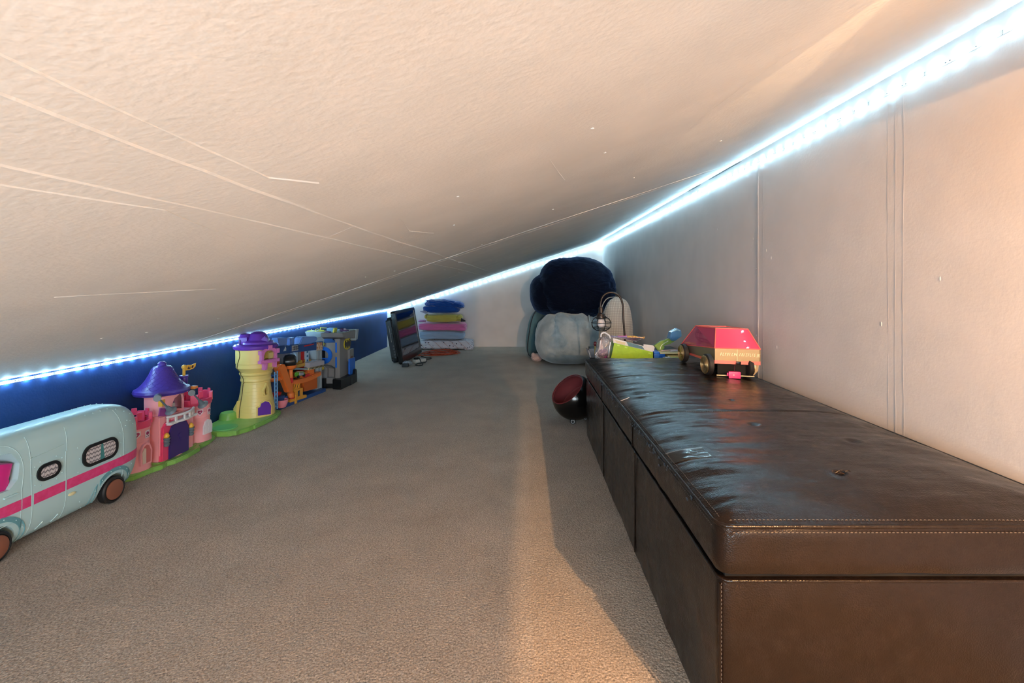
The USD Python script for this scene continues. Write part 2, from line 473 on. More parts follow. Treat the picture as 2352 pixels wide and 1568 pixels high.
# ------------------------------------------------------------ the leather storage bench
def leather_mat(nm, relief): return usdkit.material(stage, '/World/Looks/' + nm, {
    'g': ('geometry', {}), 'v': ('voronoi_texture', {'scale': 420, 'feature': 'f1'}), 'n': ('noise_texture', {'scale': 14, 'detail': 5, 'roughness': .6}),
    'mp': ('mapping', {'scale': (5, 26, 20)}), 'w': ('noise_texture', {'scale': 1, 'detail': 4, 'roughness': .55}),
    'sc': ('noise_texture', {'scale': 55, 'detail': 6, 'roughness': .75}), 'scr': ('rgb_ramp', {'ramp': [(.64, (.0085, .0045, .0029)), (.74, (.015, .009, .0064)), (.84, (.030, .020, .015))]}),
    'r': ('rgb_ramp', {'ramp': [(.3, (.16, .16, .16)), (.7, (.30, .30, .30))]}),
    'b1': ('bump', {'strength': 1, 'distance': .0003}), 'b2': ('bump', {'strength': 1, 'distance': relief}),
    'p': ('principled_bsdf', {'specular_ior_level': .28})},
    [('g.position', 'v.vector'), ('g.position', 'n.vector'), ('g.position', 'mp.vector'), ('mp.vector', 'w.vector'), ('g.position', 'sc.vector'), ('sc.fac', 'scr.fac'), ('scr.color', 'p.base_color'),
     ('n.fac', 'r.fac'), ('r.color', 'p.roughness'), ('w.fac', 'b2.height'), ('b2.normal', 'b1.normal'), ('v.distance', 'b1.height'), ('b1.normal', 'p.normal')], surface='p.BSDF')
leather, leather_top = leather_mat('brown_leather', .0005), leather_mat('brown_leather_lid', .0026)
thread_mat = mat('brown_thread', (.05, .04, .034), .6)
pale_thread = mat('pale_thread', (.11, .088, .072), .6)
gap_mat = mat('bench_gap', (.004, .004, .004), .9)
OX0, OX1, OY0, OY1 = .294, .886, .7056, 2.232
bench = Thing('storage_bench', 'long dark-brown leather storage bench with a padded lid, against the right wall', 'bench', ((OX0 + OX1) / 2, (OY0 + OY1) / 2, 0))


def side_shell(x0, x1, y0, y1, z0, z1, r, wob, seed, nz=14, pitch=.012, dent=0):
    """Upholstered box sides: closed loop of vertical columns with soft waves; returns a solid."""
    pl = sbox(x0, y0, x1, y1).buffer(-r, join_style=2).buffer(r, quad_segs=6).exterior
    L = pl.length; n = int(L / pitch)
    P = np.array([pl.interpolate(k * L / n).coords[0] for k in range(n)])
    t = np.roll(P, -1, 0) - np.roll(P, 1, 0); t /= np.linalg.norm(t, axis=1, keepdims=True)
    nn = np.c_[t[:, 1], -t[:, 0]]
    if Polygon(P).exterior.is_ccw is False: nn = -nn
    zz = np.linspace(z0, z1, nz)
    rings = []
    for z in zz:
        q = np.c_[P[:, 0] * 7, P[:, 1] * 7, 0 * P[:, 0] + z * 4]
        q2 = np.c_[P[:, 0] * 30, P[:, 1] * 30, 0 * P[:, 0] + z * 3]
        h = (z - z0) / (z1 - z0)
        o = wob * (meshkit.fbm(q, 3, seed) - .5) * 2 + wob * .35 * (meshkit.fbm(q2, 2, seed + 1) - .5) * 2 - dent * (abs(h - .5) * 2) ** 6
        rings.append(np.c_[P + nn * o[:, None], 0 * o + z])
    v = np.vstack(rings + [np.array([[(x0 + x1) / 2, (y0 + y1) / 2, z0], [(x0 + x1) / 2, (y0 + y1) / 2, z1]])])
    F = []
    for i in range(nz - 1):
        a = i * n + np.arange(n); b = i * n + (np.arange(n) + 1) % n
        F += [np.c_[a, b, b + n], np.c_[a, b + n, a + n]]
    a = np.arange(n); b = (a + 1) % n
    F += [np.c_[b, a, 0 * a + nz * n], np.c_[a + (nz - 1) * n, b + (nz - 1) * n, 0 * a + nz * n + 1]]
    m = trimesh.Trimesh(v, np.vstack(F), process=False)
    if m.volume < 0: m.invert()
    return m


bench.add('body', side_shell(OX0, OX1, OY0, OY1, .004, .275, .008, .0030, 2, dent=.003), leather, smooth=50)
bpl = sbox(OX0 + .0015, OY0 + .0015, OX1 - .0015, OY1 - .0015).buffer(-.006, join_style=2).buffer(.006, quad_segs=5).exterior
bench.add('body_piping', tube(np.array([[*bpl.interpolate(k * bpl.length / 260).coords[0], .2745] for k in range(260)]), .003, 7, closed=True), leather, smooth=True)
bench.add('lid_gap', bx(OX0 + .012, OX1 - .012, OY0 + .012, OY1 - .012, .27, .30, .002), gap_mat, smooth=False)
# lid: boxing band and a domed, creased top panel
lx0, lx1, ly0, ly1 = OX0 - .007, OX1 + .004, OY0 - .010, OY1 + .006
bench.add('lid_boxing', side_shell(lx0, lx1, ly0, ly1, .289, .362, .022, .0035, 9, nz=10, dent=.005), leather, smooth=50)


def lid_top(x, y):
    d = np.minimum.reduce([x - lx0, lx1 - x, y - ly0, ly1 - y])
    cx_ = np.maximum(0, .03 - np.hypot(np.maximum(0, .03 - np.minimum(x - lx0, lx1 - x)), np.maximum(0, .03 - np.minimum(y - ly0, ly1 - y))))
    d = np.minimum(d, cx_ + 1 * (d >= .03))
    dome = .362 + .024 * (1 - np.exp(-np.maximum(d, 0) / .055)) - .030 * np.clip(-d / .02, 0, 1)
    m = np.clip(d / .06, 0, 1)
    q = lambda a, b, s: meshkit.fbm(np.stack([x * a, y * b, 0 * x], -1), 4, s) - .5
    left = np.clip(1 - (x - lx0) / .30, 0, 1)
    right = np.clip((x - .55) / .3, 0, 1)
    z = dome + m * (.006 * q(4, 3, 1) + .015 * left * q(3.5, 24, 2) + .015 * right * q(6, 11, 3) + .003 * q(14, 18, 4))
    for sy in (1.245, 1.735):                               # cross seams pull the leather down
        z = z - m * .0035 * np.exp(-((y - sy) / .006) ** 2)
    for (px, py, dd, w) in ((.56, .835, .006, .012), (.548, 1.12, .004, .016), (.60, 1.36, .003, .012), (.70, 1.0, .003, .02), (.43, 2.1, .003, .016), (.55, 2.12, .003, .014)):
        r2 = (x - px) ** 2 + (y - py) ** 2
        z = z - dd * np.exp(-r2 / (2 * (w * .45) ** 2)) + dd * .45 * np.exp(-((np.sqrt(r2) - w) / (w * .45)) ** 2)
    return z


gx = np.unique(np.r_[np.linspace(lx0 + .001, lx0 + .05, 14), np.linspace(lx0 + .05, lx1 - .05, 110), np.linspace(lx1 - .05, lx1 - .001, 12)])
gy = np.unique(np.r_[np.linspace(ly0 + .001, ly0 + .05, 16), np.linspace(ly0 + .05, ly1 - .05, 330), np.linspace(ly1 - .05, ly1 - .001, 12)])
lt_ = grid_slab(gx, gy, lid_top, -.03)
v = lt_.vertices; RC = .021
for sx, ex in ((1, lx0 + RC), (-1, lx1 - RC)):
    for sy, ey in ((1, ly0 + RC), (-1, ly1 - RC)):
        ax, ay = (ex - v[:, 0]) * sx, (ey - v[:, 1]) * sy; hy = np.hypot(ax, ay); k = (ax > 0) & (ay > 0) & (hy > RC - .001)
        v[k, 0] = ex - sx * ax[k] / hy[k] * (RC - .001); v[k, 1] = ey - sy * ay[k] / hy[k] * (RC - .001)
lt_.vertices = v
bench.add('lid_top', lt_, leather_top, smooth=70)


def stitch(pts, pitch=.0062, r=.0007, up=.0006):
    out = []
    p = np.asarray(pts, float); d = np.r_[0, np.cumsum(np.linalg.norm(np.diff(p, axis=0), axis=1))]
    for s in np.arange(pitch / 2, d[-1], pitch):
        a = np.array([np.interp(s - pitch * .31, d, p[:, k]) for k in range(3)]); b = np.array([np.interp(s + pitch * .31, d, p[:, k]) for k in range(3)])
        out.append(tube([a, (a + b) / 2 + [0, 0, up], b], np.array([r * .5, r, r * .5]), 5))
    return cat(*out)


def welt(o, z):
    pl = sbox(lx0 + o, ly0 + o, lx1 - o, ly1 - o).buffer(-.02, join_style=2).buffer(.02, quad_segs=6).exterior
    n = int(pl.length / .012)
    P = np.array([pl.interpolate(k * pl.length / n).coords[0] for k in range(n)])
    return np.c_[P, 0 * P[:, 0] + z]


bench.add('piping', tube(welt(.001, .3615), .0032, 7, closed=True), leather, smooth=True)
for sy in (1.245, 1.735):
    xs = np.linspace(lx0 + .02, lx1 - .02, 60)
    bench.add('cross_seam', stitch(np.c_[xs, 0 * xs + sy, lid_top(xs, 0 * xs + sy) + .0004]), thread_mat)
    bench.add('side_seam', tube([[OX0 - .0015, sy, .012], [OX0 - .0015, sy, .275]], .0016, 6), leather)
    bench.add('side_seam', tube([[lx0 - .0012, sy, .292], [lx0 - .0012, sy, .357]], .0016, 6), leather)
xs = np.linspace(lx0 + .02, lx1 - .02, 60)
bench.add('edge_stitching', stitch(np.c_[xs, 0 * xs + ly0 + .010, lid_top(xs, 0 * xs + ly0 + .010) + .0004]), pale_thread, label='pale stitching along the near edge of the lid')
bench.add('edge_stitching', stitch(np.c_[xs, 0 * xs + ly0 - .001, 0 * xs + .3535], up=0), pale_thread, label='pale stitching under the near lid edge')
ys = np.linspace(ly0 + .02, ly1 - .02, 120)
bench.add('edge_stitching', stitch(np.c_[0 * ys + lx0 + .010, ys, lid_top(0 * ys + lx0 + .010, ys) + .0004]), thread_mat)
bench.add('edge_stitching', stitch(np.c_[0 * ys + lx0 - .001, ys, 0 * ys + .3535], up=0), thread_mat)
bench.add('corner_piping', tube([[OX0 - .001, OY0 - .001, .006], [OX0 - .001, OY0 - .001, .15], [OX0, OY0, .272]], .0022, 7), leather)
zz = np.linspace(.01, .274, 40)
bench.add('corner_stitching', stitch(np.c_[0 * zz + OX0 + .001, 0 * zz + OY0 - .0028, zz], up=0), pale_thread, label='pale stitches up the near corner of the bench')
# a torn patch in the lid
tear = []
for k in range(9):
    a0 = rng.uniform(0, 6.28); p0 = np.array([.560 + .010 * math.cos(a0), .835 + .007 * math.sin(a0)])
    ln = rng.uniform(.006, .014); dr = rng.uniform(-.6, .6)
    q = [[*(p0 + np.array([math.cos(dr), math.sin(dr) * .5]) * ln * t_), lid_top(np.array(p0[0]), np.array(p0[1])) + .0025 * math.sin(t_ * 3.1) + .001] for t_ in np.linspace(0, 1, 7)]
    tear.append(tube(q, .0011 * np.sin(np.linspace(.3, 2.9, 7)), 5))
bench.add('tear', cat(*tear), leather, label='ragged torn spot in the lid top')
# a strip of clear repair tape peeling at the lid's left edge
tape_clear = pane('clear_tape', (.96, .97, .97), .12, 1.4, .015)


def drape(x0, x1, y0, y1, off, wave=0):
    xs_, ys_ = np.linspace(x0, x1, 22), np.linspace(y0, y1, 14)
    return grid_slab(xs_, ys_, lambda x, y: lid_top(x, y) + off + wave * np.abs(meshkit.fbm(np.stack([x * 60, y * 60, 0 * x], -1), 2, 5) - .45), -.0005)


bench.add('repair_tape', drape(lx0 + .008, lx0 + .085, .93, .985, .0008, .0012), tape_clear, label='clear tape patch over the left lid edge')
sx_ = np.linspace(.293, .322, 8)
bench.add('loose_thread', tube(np.c_[sx_, 1.43 + .012 * np.linspace(0, 1, 8) ** 2, lid_top(sx_, 0 * sx_ + 1.436) + .0022], .0009, 5), plastic('thread_pale', (.6, .5, .44), .6), label='pale loose thread at the left lid edge', smooth=True)
fl = []
for k in range(150):                                      # flaking finish along the left piping
    y = rng.choice([rng.normal(1.62, .10), rng.normal(1.06, .16), rng.normal(1.75, .12)]); y = float(np.clip(y, .8, 2.1))
    s = rng.uniform(.0012, .0032)
    b = trimesh.creation.icosphere(1, 1.0); b.vertices *= [s * .35, s * rng.uniform(.8, 2), s * .8]
    fl.append(move(b, [lx0 - .0028 + rng.uniform(-.0006, .0006), y, .3615 - abs(rng.normal(0, .010))]))
bench.add('flaking', cat(*fl), mat('flaked_leather', (.035, .05, .07), .3), label='flaking finish along the left lid edge', kind='stuff')

# ------------------------------------------------------------ the toy camper van
mint = plastic('mint', (.45, .645, .665), .33, bump=(3, .0006))
mint_dark = plastic('mint_dark', (.14, .34, .39), .35)
hot_pink = plastic('hot_pink', (.66, .035, .17), .4, vary=(60, (.74, .07, .24)))
black_pl = plastic('black', (.008, .008, .009), .35)
copper = plastic('copper', (.24, .085, .05), .3)
seat_pink = plastic('seat_pink', (.62, .02, .22), .35)
CX, CZ, HW, HH, NE = -1.432, .166, .080, .152, 3.4
CY0, CY1, CR = .98, 1.690, .14


def c_scale(y):
    u = np.clip((np.asarray(y, float) - (CY1 - CR)) / CR, 0, 1)
    return np.maximum(1 - u ** 2.3, 0) ** (1 / 2.3)


def c_x(y, z, off=0):
    s = c_scale(y); a = np.clip(np.abs(z - CZ) / (HH * (.30 + .70 * s) + 1e-6), 0, 1)
    return CX + (HW * (.25 + .75 * s)) * np.maximum(1 - a ** NE, 0) ** (1 / NE) + off


th = np.linspace(0, 2 * np.pi, 72, endpoint=False)
prof = np.stack([np.sign(np.cos(th)) * np.abs(np.cos(th)) ** (2 / NE), np.sign(np.sin(th)) * np.abs(np.sin(th)) ** (2 / NE)], -1)
stn = np.r_[np.linspace(CY0, CY1 - CR, 14), CY1 - CR + CR * np.sin(np.linspace(.06, np.pi / 2, 24))]
V = []
for y in stn:
    s = float(c_scale(y)); V.append(np.c_[CX + HW * (.25 + .75 * s) * prof[:, 0], 0 * th + y, CZ + HH * (.30 + .70 * s) * prof[:, 1]])
n = len(th); V.append(np.array([[CX, CY0, CZ], [CX, CY1 + .0005, CZ]])); V = np.vstack(V)
F = []
for i in range(len(stn) - 1):
    a = i * n + np.arange(n); b = i * n + (np.arange(n) + 1) % n
    F += [np.c_[a, b + n, b], np.c_[a, a + n, b + n]]
a = np.arange(n); b = (a + 1) % n; k0 = len(stn) * n
F += [np.c_[a, b, 0 * a + k0], np.c_[b + (len(stn) - 1) * n, a + (len(stn) - 1) * n, 0 * a + k0 + 1]]
body = trimesh.Trimesh(V, np.vstack(F), process=False)
if body.volume < 0: body.invert()
WHEELS = ((1.555, .0425), (1.2037, .0425))


def cyl_x(x0, x1, y, z, r, seg=40):
    return lathe([(0, x0), (r, x0), (r, x1), (0, x1)], (0, y, z), seg, axis='x')


for wy, wr in WHEELS:
    body = boolean(body, cyl_x(-1.43, -1.30, wy, wr, .0525))
SF = Frame((0, 0), (0, 1))                                # u = y, w = x: the camper's side


def rrect(x0, x1, y0, y1, r):
    return sbox(x0, y0, x1, y1).buffer(-r).buffer(r, quad_segs=8)


cab = Polygon([(1.10, .185), (1.235, .18), (1.256, .20), (1.262, .24), (1.245, .274), (1.10, .283)]).buffer(-.008).buffer(.008)
body = boolean(body, SF.ex(cab, -1.425, -1.30))
camper = Thing('toy_camper', 'pale mint toy camper van with a pink stripe and chevron curtains, at the left edge', 'toy van', (CX, 1.36, 0))
camper.add('body', body, mint, smooth=40)


def side_poly(pl, t, off=0, step=.004, both=True):
    """A plate of outline pl (y, z) that follows the camper's side."""
    e = trimesh.creation.extrude_polygon(poly(pl), 1.0, engine='triangle' if False else 'earcut')
    e = e.subdivide_to_size(.02) if False else e
    v = np.array(e.vertices)
    return trimesh.Trimesh(np.c_[c_x(v[:, 0], v[:, 1]) + off + t * v[:, 2], v[:, 0], v[:, 1]], np.array(e.faces), process=False)


def dense(pl, d=.006):
    """Cuts an outline into cells so that a plate can follow a curved side."""
    pl = poly(pl); x0, y0, x1, y1 = pl.bounds
    xs_ = np.arange(x0, x1 + d, d)
    return [c for a_, b_ in zip(xs_, xs_[1:]) for c in [pl.intersection(sbox(a_, y0 - 1, b_, y1 + 1))] if not c.is_empty and c.geom_type == 'Polygon']


def plate(pl, t, off=0, d=.006):
    return cat(*[side_poly(c, t, off) for c in dense(pl, d)])


curtain = usdkit.material(stage, '/World/Looks/chevron_curtain', {
    'g': ('geometry', {}), 's': ('separate_xyz', {}), 'tri': ('math', {'math_type': 'pingpong', 'value2': .0055}), 'k': ('math', {'math_type': 'multiply_add', 'value2': .8}),
    'm': ('math', {'math_type': 'modulo', 'value2': .0128}), 'c': ('math', {'math_type': 'less_than', 'value2': .0050}),
    'mx': ('mix', {'color1': (.62, .56, .56), 'color2': (.20, .175, .185)}), 'p': ('principled_bsdf', {'roughness': .7})},
    [('g.position', 's.vector'), ('s.y', 'tri.value1'), ('tri.value', 'k.value1'), ('s.z', 'k.value3'), ('k.value', 'm.value1'), ('m.value', 'c.value1'), ('c.value', 'mx.fac'), ('mx.color', 'p.base_color')], surface='p.BSDF')
teal_glass = plastic('teal_glass', (.06, .24, .24), .2)
for (y0, y1, z0, z1, r, fr, split) in ((1.437, 1.563, .153, .221, .030, .0095, 1.502), (1.303, 1.370, .167, .215, .0235, .0085, None)):
    out = rrect(y0, y1, z0, z1, r)
    inn = out.buffer(-fr)
    p = camper.add('window', plate(out.difference(inn) if False else out, .0012, .0004), black_pl, smooth=False, label='black-framed window with wavy striped curtains')
    camper.add('window_frame', cat(*[side_poly(c, .0032, .001) for c in dense(out, .006) for c in [c.difference(inn)] for c in (c.geoms if hasattr(c, 'geoms') else [c]) if not c.is_empty]), black_pl, parent=p, smooth=False)
    if split:
        camper.add('pane', plate(inn, .0003, .0018), teal_glass, parent=p, smooth=False)
        camper.add('curtain', plate(inn.intersection(Polygon([(y0, z0), (split - .006, z0), (split - .001, z1), (y0, z1)])), .0005, .0024), curtain, parent=p, smooth=False)
        camper.add('curtain', plate(inn.intersection(Polygon([(y1, z0), (split + .012, z0), (split + .005, z1), (y1, z1)])), .0005, .0024), curtain, parent=p, smooth=False)
        for q in (1.46, 1.478, 1.517, 1.533, 1.545): camper.add('curtain_fold', plate(inn.intersection(sbox(q - .0007, z0, q + .0007, z1)), .0007, .0026), mat('curtain_fold', (.3, .26, .27), .7), parent=p, smooth=False)
    else:
        camper.add('curtain', plate(inn, .0005, .0024), curtain, parent=p, smooth=False)
        for q in (1.322, 1.337, 1.352): camper.add('curtain_fold', plate(inn.intersection(sbox(q - .0007, z0, q + .0007, z1)), .0007, .0026), mats['curtain_fold'], parent=p, smooth=False)
for y0, y1 in ((1.06, 1.264), (1.267, 1.289), (1.297, 1.385), (1.390, 1.672)):
    camper.add('stripe', plate(sbox(y0, .113, y1, .1425), .0007, .0002, .008), hot_pink, smooth=False)
# moulded joints of the doors, and the roof's joint
for pts in ([(1.292, .022), (1.294, .06), (1.291, .15), (1.290, .245), (1.292, .30)], [(1.388, .03), (1.389, .10), (1.386, .15), (1.388, .228)], [(1.392, .228), (1.395, .262), (1.400, .295)],
            [(1.297, .243), (1.34, .246), (1.384, .250)], [(1.265, .085), (1.266, .17), (1.268, .25), (1.25, .287), (1.17, .292)], [(1.15, .091), (1.20, .090), (1.262, .088)], [(1.585, .03), (1.59, .15), (1.585, .24), (1.57, .30)]):
    q = spline(np.array(pts), 24); x = c_x(q[:, 0], q[:, 1])
    camper.add('panel_joint', tube(np.c_[x - .0005, q], .0013, 6), mint, smooth=True)
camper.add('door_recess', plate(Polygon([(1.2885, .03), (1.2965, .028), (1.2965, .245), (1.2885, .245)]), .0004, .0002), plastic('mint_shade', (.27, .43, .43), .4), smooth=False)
camper.add('door_handle', move(cbox((0, 0, 0), (.006, .034, .006), .002), [c_x(1.23, .163) + .002, 1.237, .163]), mint)
hd = trimesh.creation.icosphere(3, 1.0); hd.vertices *= [.003, .012, .0052]
camper.add('side_lamp', move(hd, [float(c_x(1.405, .094)) + .001, 1.407, .094]), plastic('cream', (.72, .66, .38), .35), smooth=True)
for z0 in ((1.318, 1.331), (1.362, 1.375)):
    camper.add('step_tab', tube([[float(c_x(z0[0], .034)) - .001, z0[0], .034], [float(c_x(z0[1], .050)) - .001, z0[1], .050]], .003, 8), mint, smooth=True)
for wy, wr in WHEELS:
    arc = []
    t_ = np.radians(np.linspace(-20, 205, 60)); ro, ri = .0735, .061
    pl = Polygon(np.r_[np.c_[wy + ro * np.cos(t_) * 1.06, wr + ro * np.sin(t_)], np.c_[wy + ri * np.cos(t_) * 1.06, wr + ri * np.sin(t_)][::-1]]).intersection(sbox(0, .016, 3, 1))
    camper.add('wheel_arch', plate(pl if pl.geom_type == 'Polygon' else max(pl.geoms, key=lambda g_: g_.area), .0016, .0002, .008), mint_dark, smooth=30, label='darker teal wheel arch trim')
    w = camper.add('wheel', lathe([(0, -.026), (.036, -.026), (.0425, -.021), (.0425, -.004), (.039, 0), (.0345, .001), (.033, -.002), (0, -.002)], (-1.3535, wy, wr), 40, axis='x'), mat('toy_tyre', (.010, .009, .010), .55), label='black wheel with a copper hub')
    camper.add('hub', lathe([(0, -.001), (.0318, -.001), (.0315, .0015), (.026, .0035), (.012, .0042), (0, .0044)], (-1.3535, wy, wr), 40, axis='x'), copper, parent=w, smooth=40)
    for q in np.linspace(20, 160, 6):
        a_ = math.radians(q); b = trimesh.creation.icosphere(1, .0016)
        yy_, zz_ = wy + .0675 * math.cos(a_) * 1.06, wr + .0675 * math.sin(a_)
        camper.add('rivet', move(b, [float(c_x(yy_, zz_)) + .002, yy_, zz_]), mint, smooth=True)
riv = []
for y in np.arange(1.48, 1.67, .026): riv.append((y, .308 - max(0, (y - 1.57)) * .55))
for y, z in ((1.30, .19), (1.30, .215), (1.30, .165), (1.315, .158), (1.315, .224), (1.36, .158), (1.36, .224), (1.376, .17), (1.376, .19), (1.376, .213), (1.425, .15), (1.425, .225), (1.43, .19), (1.574, .15), (1.577, .19), (1.574, .225), (1.60, .24), (1.61, .255), (1.625, .25), (1.64, .235), (1.63, .10), (1.62, .07), (1.44, .055), (1.46, .028), (1.5, .026)): riv.append((y, z))
for y, z in riv:
    b = trimesh.creation.icosphere(1, .0019); camper.add('rivet', move(b, [float(c_x(y, min(z, .318 * 1))), y, z]), mint, smooth=True)
for k, y in enumerate(np.arange(1.42, 1.66, .022)):       # a row along the roof
    s = float(c_scale(y)); b = trimesh.creation.icosphere(1, .0022); camper.add('rivet', move(b, [CX - .02, y, CZ + HH * (.3 + .7 * s)]), mint, smooth=True)
camper.add('seat', cat(SF.bx(1.14, 1.252, -1.415, -1.365, .10, .205, .01), rot(SF.bx(1.205, 1.245, -1.412, -1.362, .17, .252, .008), (1, 0, 0), -14, (0, 1.22, .2))), seat_pink, label='hot pink driver seat behind the side window')
camper.add('cab_lining', SF.bx(1.08, 1.27, -1.4245, -1.423, .16, .29, .0005), plastic('cab_lining', (.42, .60, .66), .5, vary=(70, (.62, .72, .76))), smooth=False)

# ------------------------------------------------------------ the pink castle
PK = plastic('pale_pink', (.90, .38, .41), .36)
PK2 = plastic('coral_pink', (.80, .07, .17), .36)
purple = plastic('purple', (.060, .032, .28), .33)
purple_door = plastic('purple_door', (.050, .024, .16), .38)
grass = plastic('grass_green', (.20, .44, .075), .36, vary=(16, (.26, .50, .12)))
white_pl = plastic('white', (.74, .72, .72), .4)
yellow = plastic('yellow', (.78, .43, .05), .36)
grey_pl = plastic('pewter', (.13, .16, .185), .33)
sticker = plastic('sticker', (.76, .70, .74), .5)
castle = Thing('castle_playset', 'pink toy castle with a purple pointed roof and purple door, on a green base', 'toy castle', (-1.48, 1.93, 0))
base_pl = Polygon([(-1.572, 1.705), (-1.46, 1.705), (-1.432, 1.725), (-1.420, 1.80), (-1.407, 1.83), (-1.412, 1.86), (-1.398, 1.885), (-1.392, 1.95), (-1.400, 2.03), (-1.418, 2.055), (-1.418, 2.12), (-1.436, 2.185), (-1.47, 2.204), (-1.572, 2.204)]).buffer(.004).buffer(-.004)
castle.add('base', extr(base_pl, .019, .003), grass, smooth=25)
for gp in (Polygon([(-1.56, 1.83), (-1.428, 1.835), (-1.425, 1.86), (-1.43, 1.88), (-1.56, 1.88)]), Polygon([(-1.45, 1.99), (-1.424, 1.99), (-1.43, 2.05), (-1.45, 2.08)])):
    castle.add('base_grass', extr(gp, .0035).apply_translation([0, 0, .0185]), grass)
CT = Frame((-1.48, 0), (0, 1))                           # u = y, w = outward (x + 1.48)


def brick_courses(c, r, z0, z1, step, a0=-75, a1=75):
    out = []
    for z in np.arange(z0, z1, step):
        t_ = np.radians(np.linspace(a0, a1, 30))
        out.append(tube(np.c_[c[0] + r * np.cos(t_), c[1] + r * np.sin(t_), 0 * t_ + z], .0006, 4))
    return cat(*out)


def turret(y, r, z0, z1, bat, seed):
    p = castle.add('turret', lathe([(0, z0), (r * 1.06, z0), (r * 1.0, z0 + .03), (r * .94, z0 + .10), (r * .96, z1 - .03), (r * 1.0, z1), (r * .9, z1), (r * .88, z1 - .02), (0, z1 - .02)], (-1.487, y, 0), 48), PK, smooth=30)
    castle.add('brick_relief', brick_courses((-1.487, y), r * .965, z0 + .03, z1 - .02, .026), PK, parent=p, smooth=True)
    ring = lathe([(r * .90, z1 - .004), (r * 1.05, z1 - .004), (r * 1.07, z1 + .022), (r * .92, z1 + .022)], (-1.487, y, 0), 48)
    castle.add('battlement', ring, PK2, parent=p, smooth=30)
    for a in bat:
        m = bx(r * .86, r * 1.10, -.015, .015, z1 + .006, z1 + .046, .003)
        castle.add('merlon', move(rot(m, (0, 0, 1), a), [-1.487, y, 0]), PK2, parent=p)
        castle.add('merlon_block', move(rot(bx(r * .84, r * .98, -.009, .009, z1 + .03, z1 + .058, .003), (0, 0, 1), a + 24), [-1.487, y, 0]), PK2, parent=p)


turret(2.125, .060, .017, .186, (-58, 28, 80, 150, 215), 1)
turret(1.785, .054, .017, .182, (-50, 42, 100, 160, 220), 2)
# keep: round tower with an arched balcony opening
KY, KX, KR = 1.935, -1.49, .066
keep = lathe([(0, .017), (KR * 1.04, .017), (KR, .06), (KR, .29), (KR * .9, .29), (KR * .88, .20), (0, .20)], (0, 0, 0), 56)
keep.vertices *= [1.04, 1.24, 1.0]; keep.apply_translation([KX, KY, 0])
op = Polygon([(1.905, .19), (1.905, .235), (1.915, .257), (1.938, .268), (1.962, .262), (1.976, .24), (1.978, .19)])
keep = boolean(keep, CT.ex(op, -.03, .12))
keep = boolean(keep, bx(-1.60, -1.50, 1.85, 2.02, .205, .272, .001))
kp = castle.add('keep', keep, PK, smooth=30)
castle.add('brick_relief', brick_courses((KX, KY), KR * 1.02, .05, .19, .026), PK, parent=kp, smooth=True)
castle.add('gatehouse', CT.ex(Polygon([(1.845, .018), (2.035, .018), (2.04, .186), (1.845, .20)]), .0, .048, .004), PK)
castle.add('wing_wall', CT.ex(Polygon([(1.80, .018), (2.10, .018), (2.10, .17), (1.80, .17)]), -.07, .012, .003), PK)
castle.add('gate_arch', CT.ex(Polygon([(1.848, .018), (1.998, .018), (1.998, .13), (1.985, .155), (1.955, .172), (1.905, .176), (1.87, .168), (1.853, .15)]), .04, .056, .004), PK2, smooth=25, label='coral pink arch around the gate')
dr = castle.add('gate', CT.ex(Polygon([(1.879, .020), (1.990, .020), (1.990, .125), (1.978, .146), (1.955, .157), (1.918, .157), (1.893, .148), (1.880, .125)]), .055, .063, .003), purple_door, label='dark purple arched gate')
castle.add('gate_emblem', CT.ex(Point(1.937, .10).buffer(.009), .062, .0645), purple_door, parent=dr)
castle.add('gate_emblem', CT.ex(Polygon([(1.930, .091), (1.944, .091), (1.937, .078)]), .062, .0645), purple_door, parent=dr)
for y in (1.866, 2.003):
    c = castle.add('torch', lathe([(0, .078), (.008, .078), (.0105, .085), (.0105, .088), (.008, .090), (.0115, .096), (.0115, .100), (.009, .102), (.0125, .108), (.0125, .112), (0, .112)], (-1.419, y, 0), 20), grey_pl, label='grey ribbed torch with a yellow flame')
    castle.add('flame', lathe([(0, .110), (.0085, .112), (.0105, .119), (.007, .127), (0, .133)], (-1.419, y, 0), 16), yellow, parent=c, smooth=True)
# roof with scalloped tiles
roof_prof = [(0, .276), (.094, .276), (.097, .285), (.094, .294), (.083, .300), (.068, .315), (.055, .333), (.044, .354), (.036, .374), (.029, .383), (.017, .386), (.0145, .390), (.015, .396), (.009, .403), (0, .405)]
rf = castle.add('roof', lathe(roof_prof, (KX, KY, 0), 64), purple, smooth=35, label='purple bell-shaped roof with scalloped tiles')
def roof_r(z):
    P = np.array(roof_prof[3:10]); return float(np.interp(z, P[:, 1], P[:, 0]))
tile = []
for k, z in enumerate(np.linspace(.302, .372, 8)):
    r = roof_r(z); m_ = 15
    for j in range(m_):
        a = (j + .5 * (k % 2)) * 2 * np.pi / m_
        if math.cos(a) < -.35: continue
        t_ = np.linspace(0, np.pi, 7); w_ = np.pi / m_ * .95
        aa = a + w_ * np.cos(t_); zz_ = z + .005 - .008 * np.sin(t_)
        rr = np.array([roof_r(q) for q in zz_]) + .0003
        tile.append(tube(np.c_[KX + rr * np.cos(aa), KY + rr * np.sin(aa), zz_], .0007, 4))
castle.add('roof_tile', cat(*tile), purple, parent=rf, smooth=True, kind='stuff')
castle.add('roof_lip', move(bx(-.012, .012, -.010, .010, 0, .012, .003), [-1.405, 2.0, .277]), plastic('orange', (.72, .22, .04), .4), parent=rf, label='small orange tag on the roof rim')
castle.add('chimney', lathe([(0, .29), (.0145, .29), (.0145, .322), (.0165, .324), (.0165, .33), (.009, .33), (0, .326)], (-1.46, 2.018, 0), 24), purple, label='purple round chimney')
